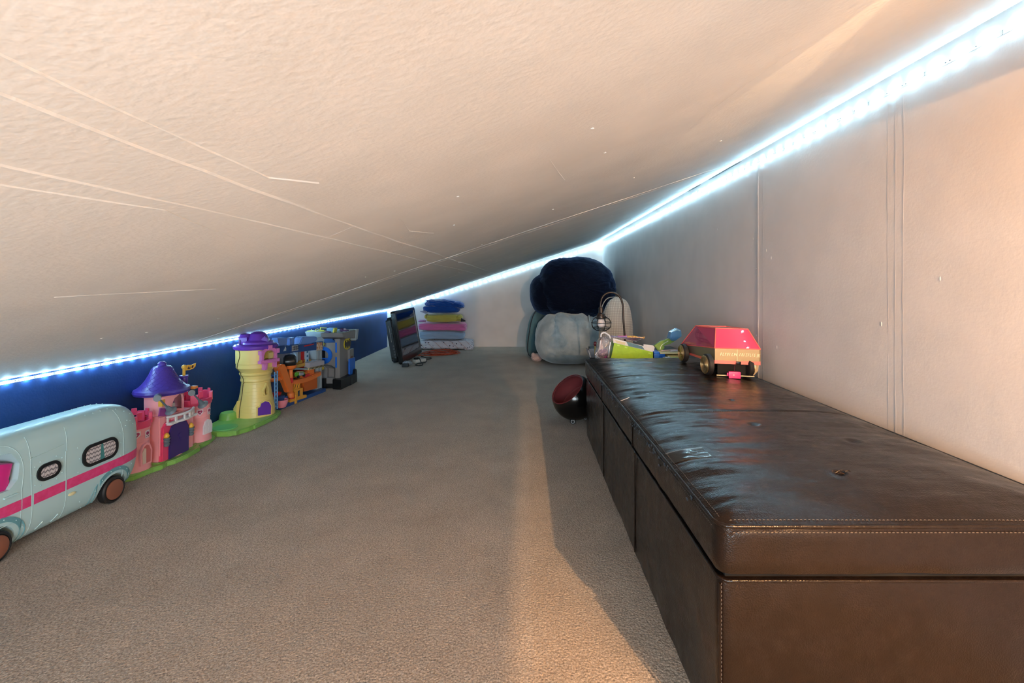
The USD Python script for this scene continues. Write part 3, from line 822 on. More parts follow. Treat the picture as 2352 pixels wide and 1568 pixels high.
castle.add('flag_pole', cat(lathe([(0, .325), (.0055, .325), (.0055, .357), (.009, .362), (.0095, .368), (.006, .374), (0, .376)], (-1.46, 2.018, 0), 20)), yellow, label='yellow round-topped flag pole')
FL = Frame((-1.46, 2.018), (0.25, 1))
fg = castle.add('flag', FL.ex(Polygon([(.004, .370), (.018, .372), (.034, .369), (.055, .374), (.052, .360), (.042, .352), (.026, .349), (.004, .350)]), -.0018, .0018), yellow, label='yellow swallowtail flag with dark marks')
castle.add('flag_mark', cat(FL.ex(Polygon([(.014, .354), (.018, .366), (.022, .355), (.026, .366), (.028, .355), (.022, .352)]), .0018, .0026), FL.ex(Polygon([(.032, .357), (.036, .366), (.044, .366), (.040, .359), (.046, .362), (.038, .355)]), .0018, .0026)), plastic('dark_mark', (.05, .02, .03), .5), parent=fg)
# balcony
bal = castle.add('balcony', CT.ex(Polygon([(1.872, .158), (2.022, .158), (2.022, .168), (1.872, .168)]), .02, .075, .002), white_pl, label='white balcony with upright balusters')
for u0, u1, w in ((1.872, 2.026, .075),):
    t_ = np.linspace(0, 1, 20); q = np.c_[u0 + (u1 - u0) * t_, .055 + .028 * np.sin(t_ * np.pi), 0 * t_ + .190]
    castle.add('hand_rail', cat(tube([CT.p(a_, b_, c_) for a_, b_, c_ in q], .0052, 8)), white_pl, parent=bal, smooth=True)
    castle.add('bottom_rail', cat(tube([CT.p(a_, b_, c_ - .026) for a_, b_, c_ in q], .0048, 8)), white_pl, parent=bal, smooth=True)
    for tt in (.03, .2, .42, .62, .78, .9, .98):
        uu, ww = u0 + (u1 - u0) * tt, .055 + .028 * math.sin(tt * math.pi)
        castle.add('baluster', CT.bx(uu - .0042, uu + .0042, ww - .003, ww + .003, .160, .190, .001), white_pl, parent=bal)
castle.add('inner_column', lathe([(0, .20), (.009, .20), (.009, .275), (0, .275)], (-1.475, 1.966, 0), 16), purple, label='purple column inside the arch')
castle.add('inner_column', lathe([(0, .172), (.0088, .172), (.0088, .226), (0, .226)], (-1.470, 1.966, 0), 16), white_pl, label='white lower column inside the arch')
castle.add('backdrop', CT.ex(Polygon([(1.905, .195), (1.975, .195), (1.97, .215), (1.955, .222), (1.94, .214), (1.925, .224), (1.91, .216)]), -.055, -.05), plastic('sky_blue', (.25, .48, .68), .5), label='pale blue scenery inside the arch')
for uy, z, tilt in ((1.800, .287, 1), (1.985, .265, 1)):   # two grey spy-horns
    a_, b_ = CT.p(uy, .078, z), CT.p(uy + .052, .082, z - .058)
    p = castle.add('horn', rod(a_, b_, .0035), grey_pl, label='grey swivelling horn by the roof')
    castle.add('horn_bell', tube([b_ + (a_ - b_) * .22, b_ + (a_ - b_) * .08, b_ - (a_ - b_) * .06, b_ - (a_ - b_) * .16], np.array([.006, .009, .012, .021]), 20), grey_pl, parent=p, smooth=25)
    castle.add('horn_pivot', rod(CT.p(uy - .002, .078, z) + np.array([-.010, .014, 0]), CT.p(uy - .002, .078, z) + np.array([.008, -.012, 0]), .0125, sides=20), grey_pl, parent=p)
castle.add('wall_panel', CT.ex(Polygon([(1.835, .205), (1.875, .195), (1.885, .222), (1.842, .236)]), .05, .055, .001), plastic('magenta', (.32, .06, .28), .4), label='magenta picture panel under the horn')
castle.add('wall_panel', CT.ex(Polygon([(1.862, .236), (1.878, .236), (1.878, .262), (1.862, .258)]), .030, .046, .001), yellow, label='small yellow picture beside the horn')


def badge(fr, u, z, w0, kind):
    p = castle.add('badge', fr.ex(Polygon([(u - .0125, z + .012), (u + .0125, z + .012), (u + .0125, z - .004), (u, z - .015), (u - .0125, z - .004)]) if kind == 'heart' else rrect(u - .010, u + .010, z - .014, z + .014, .002), w0, w0 + .001), sticker, label='white sticker with a pink ' + ('heart' if kind == 'heart' else 'cup'), smooth=False)
    if kind == 'heart':
        pl = unary_union([Point(u - .0042, z + .003).buffer(.0052), Point(u + .0042, z + .003).buffer(.0052), Polygon([(u - .0092, z + .001), (u + .0092, z + .001), (u, z - .011)])])
        castle.add('badge_print', fr.ex(pl, w0 + .0009, w0 + .0016), plastic('raspberry', (.40, .03, .12), .5), parent=p, smooth=False)
        castle.add('badge_print', fr.ex(unary_union([sbox(u - .003, z - .001, u + .003, z + .001), sbox(u - .001, z - .003, u + .001, z + .003)]), w0 + .0015, w0 + .002), sticker, parent=p, smooth=False)
    else:
        castle.add('badge_print', fr.ex(unary_union([Point(u, z + .003).buffer(.0065), sbox(u - .006, z - .010, u - .003, z - .007), sbox(u + .002, z - .010, u + .006, z - .007)]), w0 + .0009, w0 + .0016), mats['plastic_raspberry'], parent=p, smooth=False)


def tframe(y, ang, r):
    a = math.radians(ang)
    return Frame((-1.487 + r * math.cos(a), y + r * math.sin(a)), (-math.sin(a), math.cos(a)))


for y, r, hz, cz_ in ((2.125, .060, .152, .148), (1.785, .054, .158, .152)):
    badge(tframe(y, -38, r * .985), 0, hz, 0, 'heart')
    badge(tframe(y, 4, r * .985), 0, cz_, 0, 'cup')
wf = tframe(2.125, -6, .060)
p = castle.add('arched_window', wf.ex(Polygon([(-.023, .05), (.024, .05), (.026, .085), (.018, .106), (.003, .113), (-.012, .106), (-.022, .085)]), -.004, .003), sticker, label='white arched window on the right turret')
castle.add('window_relief', cat(*[wf.ex(rrect(u_ - .006, u_ + .006, z_ - .009, z_ + .009, .004), .0025, .0042) for u_ in (-.009, .008) for z_ in (.066, .09)]), sticker, parent=p)
wf = tframe(1.785, -4, .054)
p = castle.add('doorway', wf.ex(Polygon([(-.024, .04), (.022, .04), (.024, .09), (.014, .115), (0, .121), (-.014, .115), (-.026, .09)]), -.005, .0035), PK, label='arched pink doorway on the left turret')
castle.add('doorway_inside', wf.ex(Polygon([(-.018, .045), (.016, .045), (.018, .088), (.010, .108), (0, .113), (-.010, .108), (-.020, .088)]), .003, .0042), plastic('pink_inside', (.62, .15, .15), .5), parent=p)
castle.add('doorway_leaf', wf.ex(Polygon([(-.018, .045), (-.004, .045), (-.004, .10), (-.012, .104), (-.020, .088)]), .004, .0056), plastic('cream_leaf', (.74, .56, .46), .5), parent=p)

# ------------------------------------------------------------ the yellow tower
YL = plastic('pale_yellow', (.80, .60, .20), .36)
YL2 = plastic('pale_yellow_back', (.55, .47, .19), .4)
violet = plastic('violet', (.135, .035, .37), .33)
orchid = plastic('orchid', (.62, .19, .47), .36)
tower = Thing('tower_playset', 'tall pale-yellow toy tower with a violet roof, standing on a green base', 'toy tower', (-1.443, 2.53, 0))
TX, TY = -1.443, 2.53
tb = Polygon([(-1.53, 2.225), (-1.45, 2.218), (-1.40, 2.222), (-1.368, 2.25), (-1.345, 2.30), (-1.330, 2.42), (-1.328, 2.53), (-1.345, 2.60), (-1.40, 2.635), (-1.565, 2.635), (-1.575, 2.42), (-1.56, 2.26)]).buffer(.01).buffer(-.01)
tower.add('base', extr(tb, .024, .004), grass, smooth=25)
tower.add('pond', extr(Point(-1.455, 2.288).buffer(.054), .005).apply_translation([0, 0, .022]), plastic('pond_green', (.16, .50, .16), .3), label='sunken green pond disc')
tower.add('mound', lathe([(0, .022), (.043, .022), (.040, .045), (.034, .058), (.0, .060)], (-1.535, 2.44, 0), 28), grass, smooth=30)
tower.add('base_clip', bx(-1.382, -1.362, 2.226, 2.25, .004, .026, .003), grass)
tower.add('base_clip', bx(-1.342, -1.332, 2.33, 2.36, .004, .022, .002), grass)
prof_t = [(0, .024), (.092, .024), (.090, .06), (.083, .10), (.074, .15), (.069, .195), (.069, .205), (.073, .209), (.073, .217), (.071, .222), (.072, .236), (.078, .243), (.079, .250), (.075, .254), (.088, .274), (.0935, .281), (.0935, .30), (.0955, .304), (.0955, .380), (0, .380)]
body_t = lathe(prof_t, (TX, TY, 0), 64)
TA = lambda ang, r: Frame((TX + r * math.cos(math.radians(ang)), TY + r * math.sin(math.radians(ang))), (-math.sin(math.radians(ang)), math.cos(math.radians(ang))))
wfr = TA(-22, .0)
body_t = boolean(body_t, wfr.ex(Polygon([(-.034, .324), (.034, .324), (.034, .355), (.015, .370), (-.015, .370), (-.034, .355)]), .05, .16))
body_t = boolean(body_t, TA(-25, 0).ex(Polygon([(-.012, .132), (.012, .132), (.013, .165), (0, .188), (-.013, .165)]), .055, .12))
tower.add('shell', body_t, YL, smooth=25)
crs = []
for z in np.arange(.05, .20, .018):
    r = float(np.interp(z, [p_[1] for p_ in prof_t[1:6]], [p_[0] for p_ in prof_t[1:6]])); t_ = np.radians(np.linspace(-125, 30, 36))
    crs.append(tube(np.c_[TX + r * np.cos(t_), TY + r * np.sin(t_), 0 * t_ + z], .0006, 4))
tower.add('brick_relief', cat(*crs), YL, smooth=True)
sp = []
for z in np.linspace(.026, .379, 50):                       # the open seam where the hinged half meets
    r = float(np.interp(z, [p_[1] for p_ in prof_t[1:-1]], [p_[0] for p_ in prof_t[1:-1]]))
    a = math.radians(-118 + (8 * math.sin(z * 40) if z > .2 else 14 * (.2 - z)))
    sp.append([TX + (r + .0004) * math.cos(a), TY + (r + .0004) * math.sin(a), z])
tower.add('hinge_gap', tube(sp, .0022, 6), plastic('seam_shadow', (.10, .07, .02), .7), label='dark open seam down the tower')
tower.add('fin', TA(-122, .066).ex(Polygon([(-.004, .022), (.006, .018), (.006, .115), (-.004, .10), (-.03, .074), (-.03, .02)]), .0, .036, .002), YL, label='plain buttress at the foot of the tower')
dfr = TA(-38, .080)
p = tower.add('door_frame', dfr.ex(Polygon([(-.032, .030), (.040, .024), (.042, .075), (.030, .100), (.008, .110), (-.014, .10), (-.020, .082), (-.032, .080)]), -.018, .010), YL)
tower.add('door', dfr.ex(Polygon([(-.028, .036), (.036, .030), (.038, .073), (.027, .096), (.008, .104), (-.011, .096), (-.017, .078), (-.028, .076)]), .009, .013, .001), violet, parent=p, label='violet arched door')
lfr = TA(-25, .071)
lens_o = Polygon([(-.018, .160), (-.008, .132), (.012, .132), (.019, .160), (.004, .196)]); lens_i = Polygon([(-.010, .160), (-.005, .136), (.009, .136), (.012, .160), (.003, .184)])
tower.add('pointed_window', lfr.ex(lens_o.difference(lens_i), -.006, .011), YL, label='pointed window frame on the tower shaft')
gfr = TA(-22, .0955)
gate_o = Polygon([(-.047, .318), (.047, .318), (.047, .368), (.022, .386), (-.022, .386), (-.047, .368)]); gate_i = Polygon([(-.034, .324), (.034, .324), (.034, .355), (.015, .370), (-.015, .370), (-.034, .355)])
pw = tower.add('balcony_window', gfr.ex(gate_o.difference(gate_i), -.022, .008, .002), orchid, label='orchid pink balcony window frame')
for nm, pl in (('window_sill', sbox(-.056, .306, .056, .322)), ('keystone', sbox(-.012, .376, .012, .398)), ('bracket', Polygon([(-.034, .272), (-.020, .272), (-.016, .31), (-.036, .31)])), ('bracket', Polygon([(.026, .278), (.038, .278), (.040, .31), (.022, .31)])), ('corner_knob', sbox(-.054, .352, -.034, .374)), ('corner_knob', sbox(.036, .352, .056, .376))):
    tower.add(nm, gfr.ex(pl, -.015, .016, .003), orchid, parent=pw)
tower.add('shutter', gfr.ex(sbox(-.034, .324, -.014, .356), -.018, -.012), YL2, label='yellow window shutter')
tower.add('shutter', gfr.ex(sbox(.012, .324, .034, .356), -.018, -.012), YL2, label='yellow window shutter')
tower.add('roof_rim', lathe([(0, .378), (.104, .378), (.107, .384), (.107, .394), (.100, .400), (.085, .404), (0, .404)], (TX, TY, 0), 56), violet, smooth=30)
r_ = tower.add('roof', lathe([(0, .40), (.078, .40), (.074, .414), (.052, .424), (.046, .44), (.038, .456), (.020, .466), (0, .468)], (TX + .012, TY, 0), 40), violet, smooth=30)
tower.add('dormer', cat(bx(TX - .066, TX - .016, TY - .055, TY - .0, .402, .446, .010), lathe([(0, .44), (.030, .44), (.022, .456), (0, .460)], (TX - .041, TY - .028, 0), 20)), violet, parent=r_, smooth=30)
tower.add('dormer_slot', bx(TX - .058, TX - .050, TY - .058, TY - .052, .405, .43, .001), plastic('violet_dark', (.06, .016, .18), .4), parent=r_)
tower.add('roof_ridge', Frame((TX + .03, TY - .02), (1, .25)).ex(Polygon([(0, .402), (.05, .402), (.044, .43), (.030, .444), (.012, .43)]), -.02, .02, .003), violet, parent=r_)
tower.add('ladder', cat(*[bx(TX + .070, TX + .076, TY + .050 + k_, TY + .056 + k_, .03, .24, .001) for k_ in (0, .026)] + [bx(TX + .0705, TX + .0755, TY + .055, TY + .078, z, z + .006, .001) for z in np.arange(.045, .23, .022)]), plastic('ladder_blue', (.16, .36, .66), .4), label='light blue ladder on the far side of the tower')

# ------------------------------------------------------------ the garage playset
O_G = (-1.40, 2.70)
GF = Frame(O_G, (.139, .990))
navy = plastic('navy_blue', (.020, .075, .26), .36)
midblue = plastic('mid_blue', (.10, .26, .70), .36)
pgrey = plastic('pale_grey', (.32, .37, .41), .4)
orange = plastic('bright_orange', (.80, .20, .04), .36)
amber = plastic('amber', (.82, .37, .045), .36)
red = plastic('red', (.58, .02, .025), .35)
garage = Thing('garage_playset', 'blue and orange toy garage with ramps and a crane, between tower and grey fortress', 'toy garage', tuple(GF.p(.22, -.05, 0)))
garage.add('base', GF.ex(Polygon([(-.06, 0), (.47, 0), (.47, .022), (-.06, .024)]), -.15, .0, .002), navy)
garage.add('step', GF.bx(-.06, .075, -.09, -.004, .02, .064, .003), navy)
garage.add('step', GF.bx(-.06, .05, -.088, -.006, .062, .074, .002), navy)
garage.add('basin', lathe([(0, .022), (.024, .022), (.035, .048), (.0375, .066), (.0345, .066), (.032, .049), (.021, .025), (0, .025)], GF.p(.008, .0, -.008), 32), plastic('basin_pink', (.86, .27, .33), .33), label='small pink open basin at the near corner')
garage.add('left_wall', GF.bx(-.06, .05, -.12, -.05, .06, .19, .003), navy)
bd = garage.add('sign_band', GF.ex(Polygon([(.0, .316), (.49, .281), (.49, .334), (.40, .341), (.36, .333), (.22, .345), (.0, .362)]), -.06, -.03, .002), navy, label='navy sign band across the top')
garage.add('sign', GF.ex(Polygon([(.132, .312), (.204, .309), (.204, .353), (.132, .357)]), -.031, -.022, .001), navy, parent=bd)
garage.add('sign_plate', GF.ex(Polygon([(.138, .317), (.199, .314), (.199, .346), (.138, .350)]), -.0225, -.021), plastic('sign_grey', (.50, .49, .50), .5), parent=bd, smooth=False)
lt = [GF.ex(Polygon([(u, z), (u + .006, z), (u + .008, z + .011), (u + .002, z + .011)]), -.0212, -.0202) for u in np.arange(.143, .192, .0095) for z in (.320, .333)]
garage.add('sign_lettering', cat(*lt), plastic('print_dark', (.04, .04, .06), .5), parent=bd, smooth=False)
garage.add('flame_mark', cat(GF.ex(Polygon([(.070, .326), (.094, .326), (.094, .342), (.086, .352), (.080, .34), (.074, .334)]), -.0305, -.029)), plastic('print_grey', (.55, .60, .66), .5), parent=bd, smooth=False)
garage.add('mural', GF.ex(Polygon([(.408, .283), (.476, .277), (.474, .330), (.41, .337)]), -.031, -.028), plastic('mural', (.55, .20, .06), .5, vary=(60, (.75, .60, .45), .08)), parent=bd, smooth=False, label='orange and white picture panel')
garage.add('roof_box', cat(GF.ex(Polygon([(.055, .36), (.125, .356), (.13, .398), (.038, .408)]), -.085, -.045, .002), GF.bx(.16, .172, -.08, -.05, .35, .392, .002), GF.bx(.18, .205, -.08, -.05, .345, .392, .002), GF.bx(.16, .205, -.08, -.05, .383, .393, .002)), plastic('periwinkle', (.16, .30, .68), .36))
garage.add('roof_canopy', GF.ex(Polygon([(.231, .342), (.40, .332), (.43, .352), (.425, .372), (.40, .378), (.28, .389), (.262, .384), (.245, .36)]), -.09, -.035, .006), plastic('periwinkle', (.16, .30, .68)), smooth=30)
garage.add('canopy_foot', GF.bx(.225, .245, -.085, -.04, .338, .349, .002), plastic('ice_blue', (.45, .62, .8), .4))
garage.add('rear_panel', GF.ex(Polygon([(.05, .02), (.47, .02), (.47, .30), (.05, .33)]), -.135, -.125), plastic('back_grey', (.22, .27, .31), .5))
garage.add('side_column', GF.bx(.425, .47, -.12, -.04, .02, .295, .003), pgrey)
for u in (.438, .452, .468): garage.add('column_rib', GF.bx(u - .002, u + .002, -.041, -.036, .022, .285, .0008), pgrey)
garage.add('column_rib', GF.bx(.472, .482, -.06, -.035, .02, .30, .002), pgrey)
garage.add('inner_wall', GF.bx(.21, .224, -.12, -.04, .235, .305, .002), plastic('ice_blue', (.45, .62, .8)))
garage.add('inner_wall', GF.bx(.06, .20, -.12, -.075, .24, .31, .002), pgrey)
garage.add('lift_post', GF.bx(.300, .322, -.10, -.06, .10, .325, .002), red, label='red lift post in the middle')
garage.add('lift_ring', GF.bx(.27, .375, -.05, -.026, .326, .334, .002), red)
dp = garage.add('decal_post', GF.bx(.330, .362, -.09, -.055, .215, .298, .002), plastic('ice_blue', (.45, .62, .8)))
garage.add('decal', cat(*[GF.bx(.338, .353, -.0552, -.0545, z, z + .012, .0003) for z in (.222, .25, .276)]), plastic('decal_blue', (.03, .16, .36), .4), parent=dp)
garage.add('window_frame', GF.bx(.228, .30, -.08, -.07, .235, .305, .002), pgrey)
garage.add('deck', cat(GF.ex(Polygon([(.19, .20), (.42, .195), (.42, .212), (.19, .224)]), -.115, -.045, .002)), plastic('dull_yellow', (.58, .33, .05), .4), smooth=30)
garage.add('deck_hood', GF.ex(Polygon([(.235, .222), (.41, .205), (.395, .226), (.34, .240), (.28, .236)]), -.10, -.06, .004), plastic('dull_yellow', (.58, .33, .05)), smooth=30)
dr_ = garage.add('drawer_front', GF.ex(Polygon([(.305, .186), (.475, .176), (.475, .207), (.40, .222), (.305, .219)]), -.055, -.012, .004), plastic('silver_grey', (.44, .42, .47), .35), smooth=30)
hz = [GF.ex(Polygon([(u, .176 - (u - .30) * .05), (u + .007, .176 - (u - .30) * .05), (u + .014, .188 - (u - .30) * .05), (u + .007, .188 - (u - .30) * .05)]), -.0125, -.011) for u in np.arange(.30, .465, .0145)]
garage.add('hazard_band', GF.ex(Polygon([(.298, .174), (.475, .166), (.475, .178), (.298, .188)]), -.05, -.0122), plastic('hazard_yellow', (.62, .52, .28), .45), parent=dr_)
garage.add('hazard_stripe', cat(*hz), black_pl, parent=dr_)
garage.add('shelf', GF.ex(Polygon([(.175, .198), (.30, .176), (.30, .186), (.175, .210)]), -.10, -.02, .002), plastic('shelf_blue', (.24, .34, .42), .4))
garage.add('ramp_block', cat(GF.bx(.255, .31, -.10, -.03, .13, .168, .003), GF.bx(.32, .385, -.10, -.03, .12, .175, .003)), orange)
garage.add('ramp_block', GF.bx(.265, .318, -.08, -.02, .118, .150, .003), red)
garage.add('button', GF.bx(.385, .402, -.075, -.05, .135, .155, .002), red)
t_ = np.linspace(0, 1, 40)
low = np.c_[.12 + .305 * t_, .118 - .012 * np.sin(t_ * np.pi) + .0 * t_]; upz = .024 + .004 * np.sin(t_ * np.pi)
rp = Polygon(np.r_[low, np.c_[low[:, 0], low[:, 1] + upz][::-1]])
garage.add('ramp', GF.ex(rp, -.045, -.004, .004), orange, smooth=30, label='long curved orange ramp')
garage.add('ramp_door', GF.ex(Polygon([(.253, .046), (.40, .036), (.40, .108), (.253, .116)]), -.05, -.018, .003), plastic('burnt_orange', (.56, .12, .02), .4), label='square burnt-orange door')
garage.add('ramp_loop', cat(tube([GF.p(.0 + .05 * math.cos(a), -.05 + .045 * math.sin(a), .178) for a in np.linspace(0, 2 * np.pi, 24, endpoint=False)], .011, 8, closed=True)), orange, smooth=True)
arm = Polygon([(-.036, .246), (.002, .262), (.030, .256), (.045, .235), (.106, .098), (.100, .086), (.078, .080), (.058, .088), (.035, .13), (.004, .185), (-.02, .215)]).buffer(-.006).buffer(.006)
garage.add('crane_arm', GF.ex(arm, -.022, .012, .006), orange, smooth=30, label='thick orange swinging arm')
garage.add('arm_fork', GF.ex(Polygon([(-.030, .236), (-.012, .232), (.028, .262), (.020, .295), (.002, .300), (-.012, .27)]), -.04, -.02, .003), plastic('burnt_orange', (.56, .12, .02)))
garage.add('post', lathe([(0, .048), (.020, .048), (.020, .074), (.013, .078), (.0125, .212), (.030, .222), (.036, .240), (.030, .240), (.028, .228), (0, .226)], GF.p(.103, -.006, 0), 24), orange, smooth=30, label='orange post carrying the black tyre')
garage.add('post_band', lathe([(0, .135), (.0140, .135), (.0140, .165), (0, .165)], GF.p(.103, -.006, 0), 24), red)
garage.add('post_foot', lathe([(0, .040), (.016, .040), (.016, .054), (0, .054)], GF.p(.109, -.004, 0), 20), red)
ty = lathe([(0, -.032), (.024, -.034), (.037, -.026), (.040, -.010), (.040, .010), (.037, .026), (.024, .034), (0, .032)], (0, 0, 0), 36, axis='y')
garage.add('tyre', move(rot(ty, (0, 0, 1), -62), GF.p(.103, -.012, .262)), mat('gloss_tyre', (.009, .009, .010), .28), smooth=35, label='shiny black tyre on top of the orange post')
garage.add('crane_base', cat(GF.ex(Polygon([(.085, .020), (.25, .012), (.25, .030), (.21, .036), (.21, .082), (.13, .084), (.13, .042), (.085, .040)]), -.03, .004, .003), GF.ex(Polygon([(.128, .002), (.146, .002), (.146, .06), (.128, .06)]), .0, .008, .002), GF.bx(.135, .205, -.04, -.01, .075, .13, .004)), amber, smooth=30, label='amber scaffold base with hook')
for k in range(3): garage.add('scaffold_bar', GF.ex(Polygon([(.13 + k * .024, .088), (.139 + k * .024, .088), (.152 + k * .024, .122), (.143 + k * .024, .122)]), -.012, -.006), amber)
garage.add('scaffold_slot', cat(*[GF.ex(Polygon([(.142 + k * .024, .09), (.150 + k * .024, .09), (.162 + k * .024, .12), (.154 + k * .024, .12)]), -.0105, -.0095) for k in range(2)]), black_pl)
garage.add('scaffold_label', GF.bx(.156, .176, .0035, .0045, .040, .074, .0003), plastic('print_dark', (.04, .04, .06)), smooth=False)
garage.add('hazard_plate', GF.ex(Polygon([(.18, .168), (.255, .158), (.27, .172), (.20, .184)]), -.035, -.03), plastic('hazard_yellow', (.62, .52, .28)), smooth=False)
garage.add('hazard_stripe', cat(*[GF.ex(Polygon([(u, .164 - (u - .185) * .1), (u + .007, .164 - (u - .185) * .1), (u + .014, .176 - (u - .185) * .1), (u + .007, .176 - (u - .185) * .1)]), -.0302, -.029) for u in np.arange(.188, .25, .015)]), black_pl)
gc = Thing('toy_car', 'small green and grey toy car on the orange ramp of the garage', 'toy car', tuple(GF.p(.215, -.03, .14)))
gc.add('body', GF.ex(Polygon([(.165, .158), (.250, .152), (.256, .162), (.25, .170), (.17, .184), (.162, .172)]), -.028, -.008, .006), plastic('lime', (.14, .42, .04), .3), smooth=30)
gc.add('cabin', GF.ex(Polygon([(.186, .160), (.228, .156), (.228, .173), (.19, .179)]), -.012, -.002, .002), plastic('car_grey', (.34, .33, .36), .35))
for u in (.182, .238): gc.add('wheel', lathe([(0, -.005), (.0085, -.005), (.0085, .005), (0, .005)], (0, 0, 0), 16, axis='y').apply_transform(trimesh.transformations.rotation_matrix(math.radians(-98), [0, 0, 1])).apply_translation(GF.p(u, -.01, .1545 - (u - .18) * .04)), black_pl)
rt = Thing('toy_boat', 'small flat red toy on the blue step of the garage', 'toy', tuple(GF.p(.02, -.04, .074)))
rt.add('hull', GF.ex(Polygon([(-.02, .074), (.05, .074), (.058, .086), (.048, .093), (-.016, .092)]), -.06, -.03, .004), plastic('scarlet', (.70, .04, .03), .35), smooth=30)
rt.add('deck', GF.bx(-.01, .035, -.055, -.035, .091, .097, .002), plastic('scarlet', (.70, .04, .03)))

# ------------------------------------------------------------ the grey fortress
stone = plastic('stone_grey', (.235, .22, .215), .5, bump=(40, .0006))
stone_l = plastic('stone_pale', (.30, .36, .40), .45)
cobalt = plastic('cobalt', (.012, .14, .62), .32)
fort = Thing('fortress_playset', 'grey toy fortress with a black base and blue ring, nearest the television', 'toy fortress', (-1.40, 3.36, 0))
FC = Frame((0, 3.29), (1, 0))                               # u = x, w = towards the camera
FS = Frame((-1.285, 0), (0, 1))                             # u = y, w = +x
fort.add('base', cat(bx(-1.56, -1.368, 3.24, 3.46, 0, .072, .003), bx(-1.37, -1.318, 3.262, 3.46, 0, .036, .002), bx(-1.56, -1.30, 3.33, 3.47, 0, .06, .003)), black_pl)
fort.add('base_corner', extr(Polygon([(-1.318, 3.235), (-1.252, 3.212), (-1.236, 3.40), (-1.236, 3.475), (-1.32, 3.475)]), .068, .003), black_pl)
fort.add('base_curl', FS.ex(Polygon([(3.36, .06), (3.40, .045), (3.43, .045), (3.44, .07), (3.45, .092), (3.463, .098), (3.477, .09), (3.482, .03), (3.482, 0), (3.36, 0)]).buffer(.002), .0, .048, .003), black_pl, smooth=30, label='black curled end of the base')
fort.add('base_step', bx(-1.366, -1.32, 3.245, 3.28, .036, .076, .002), stone)
face = Polygon([(-1.56, .055), (-1.318, .055), (-1.312, .315), (-1.56, .318)]).difference(Point(-1.402, .224).buffer(.037))
fort.add('front_wall', FC.ex(face, -.012, .0, .002), stone)
fort.add('back_wall', bx(-1.56, -1.32, 3.40, 3.42, .05, .31, .002), stone)
fort.add('side_fill', bx(-1.56, -1.545, 3.30, 3.41, .05, .31, .002), stone)
fort.add('lower_wall', FC.ex(Polygon([(-1.46, .07), (-1.366, .066), (-1.366, .146), (-1.46, .15)]), .0, .025, .003), stone)
fort.add('lower_wall', FC.ex(Polygon([(-1.364, .075), (-1.322, .074), (-1.322, .139), (-1.364, .144)]), .0, .018, .003), stone)
fort.add('ledge', FC.ex(Polygon([(-1.385, .160), (-1.345, .153), (-1.320, .137), (-1.372, .142)]), .0, .032, .002), plastic('slate', (.12, .115, .115), .5))
fort.add('ring', FC.ex(Point(-1.402, .224).buffer(.060, quad_segs=16).difference(Point(-1.402, .224).buffer(.035, quad_segs=16)), -.004, .012, .003), cobalt, smooth=30, label='bright blue round ring')
fort.add('ring_bar', cat(FC.bx(-1.44, -1.366, -.03, -.01, .180, .188, .001), FC.bx(-1.44, -1.366, -.03, -.01, .194, .202, .001)), cobalt)
fort.add('back_panel', FC.bx(-1.46, -1.34, -.08, -.07, .16, .28, .001), plastic('dark_inside', (.03, .03, .045), .6))
fort.add('knob', lathe([(0, 0), (.011, 0), (.010, .008), (0, .010)], (0, 0, 0), 16, axis='y').apply_translation([-1.404, 3.279, .304]), plastic('knob_yellow', (.62, .50, .06), .4), smooth=30)
fort.add('knob', lathe([(0, 0), (.011, 0), (.010, .008), (0, .010)], (0, 0, 0), 16, axis='y').apply_transform(trimesh.transformations.rotation_matrix(np.pi, [1, 0, 0])).apply_translation([-1.398, 3.262, .138]), plastic('knob_yellow', (.62, .50, .06)), smooth=30)
bowl_ = FC.ex(Polygon([(-1.536, .388), (-1.400, .387), (-1.398, .360), (-1.46, .345), (-1.522, .352)]), -.11, .0, .004)
fort.add('parapet', bowl_, stone_l, smooth=30, label='pale flared parapet on the left')
fort.add('parapet_neck', FC.bx(-1.50, -1.385, -.10, -.01, .31, .355, .003), stone)
fort.add('lift', FC.ex(Polygon([(-1.40, .31), (-1.315, .315), (-1.312, .326), (-1.335, .33), (-1.345, .365), (-1.395, .368)]), -.06, .006, .003), plastic('deep_blue', (.012, .07, .24), .4))
tw = fort.add('tower', bx(-1.318, -1.284, 3.275, 3.475, .05, .34, .003), stone)
fort.add('tower_core', bx(-1.40, -1.316, 3.305, 3.475, .05, .335, .003), stone)
fort.add('blue_strip', cat(bx(-1.316, -1.304, 3.2735, 3.2765, .245, .315, .001), bx(-1.316, -1.304, 3.2735, 3.2765, .14, .215, .001)), cobalt, label='blue strips on the corner of the tower')
fort.add('tower_ledge', bx(-1.287, -1.268, 3.42, 3.50, .16, .245, .003), stone)
top_ = FS.ex(Polygon([(3.255, .355), (3.29, .338), (3.46, .335), (3.50, .30), (3.535, .372), (3.53, .384), (3.24, .384)]), -.12, .036, .004)
fort.add('battlement', top_, stone, smooth=30, label='flared stone top of the tower')
fort.add('battlement_block', FS.ex(Polygon([(3.475, .31), (3.51, .31), (3.535, .386), (3.485, .386)]), -.02, .042, .002), stone_l)
el = np.linspace(0, 2 * np.pi, 40, endpoint=False)
em = FS.ex(Polygon(np.c_[3.408 + .064 * np.cos(el), .292 + .043 * np.sin(el)]), .0, .006, .001)
emb = fort.add('emblem', em, plastic('emblem_yellow', (.70, .55, .04), .4), smooth=30, label='yellow oval emblem with a black winged shape')
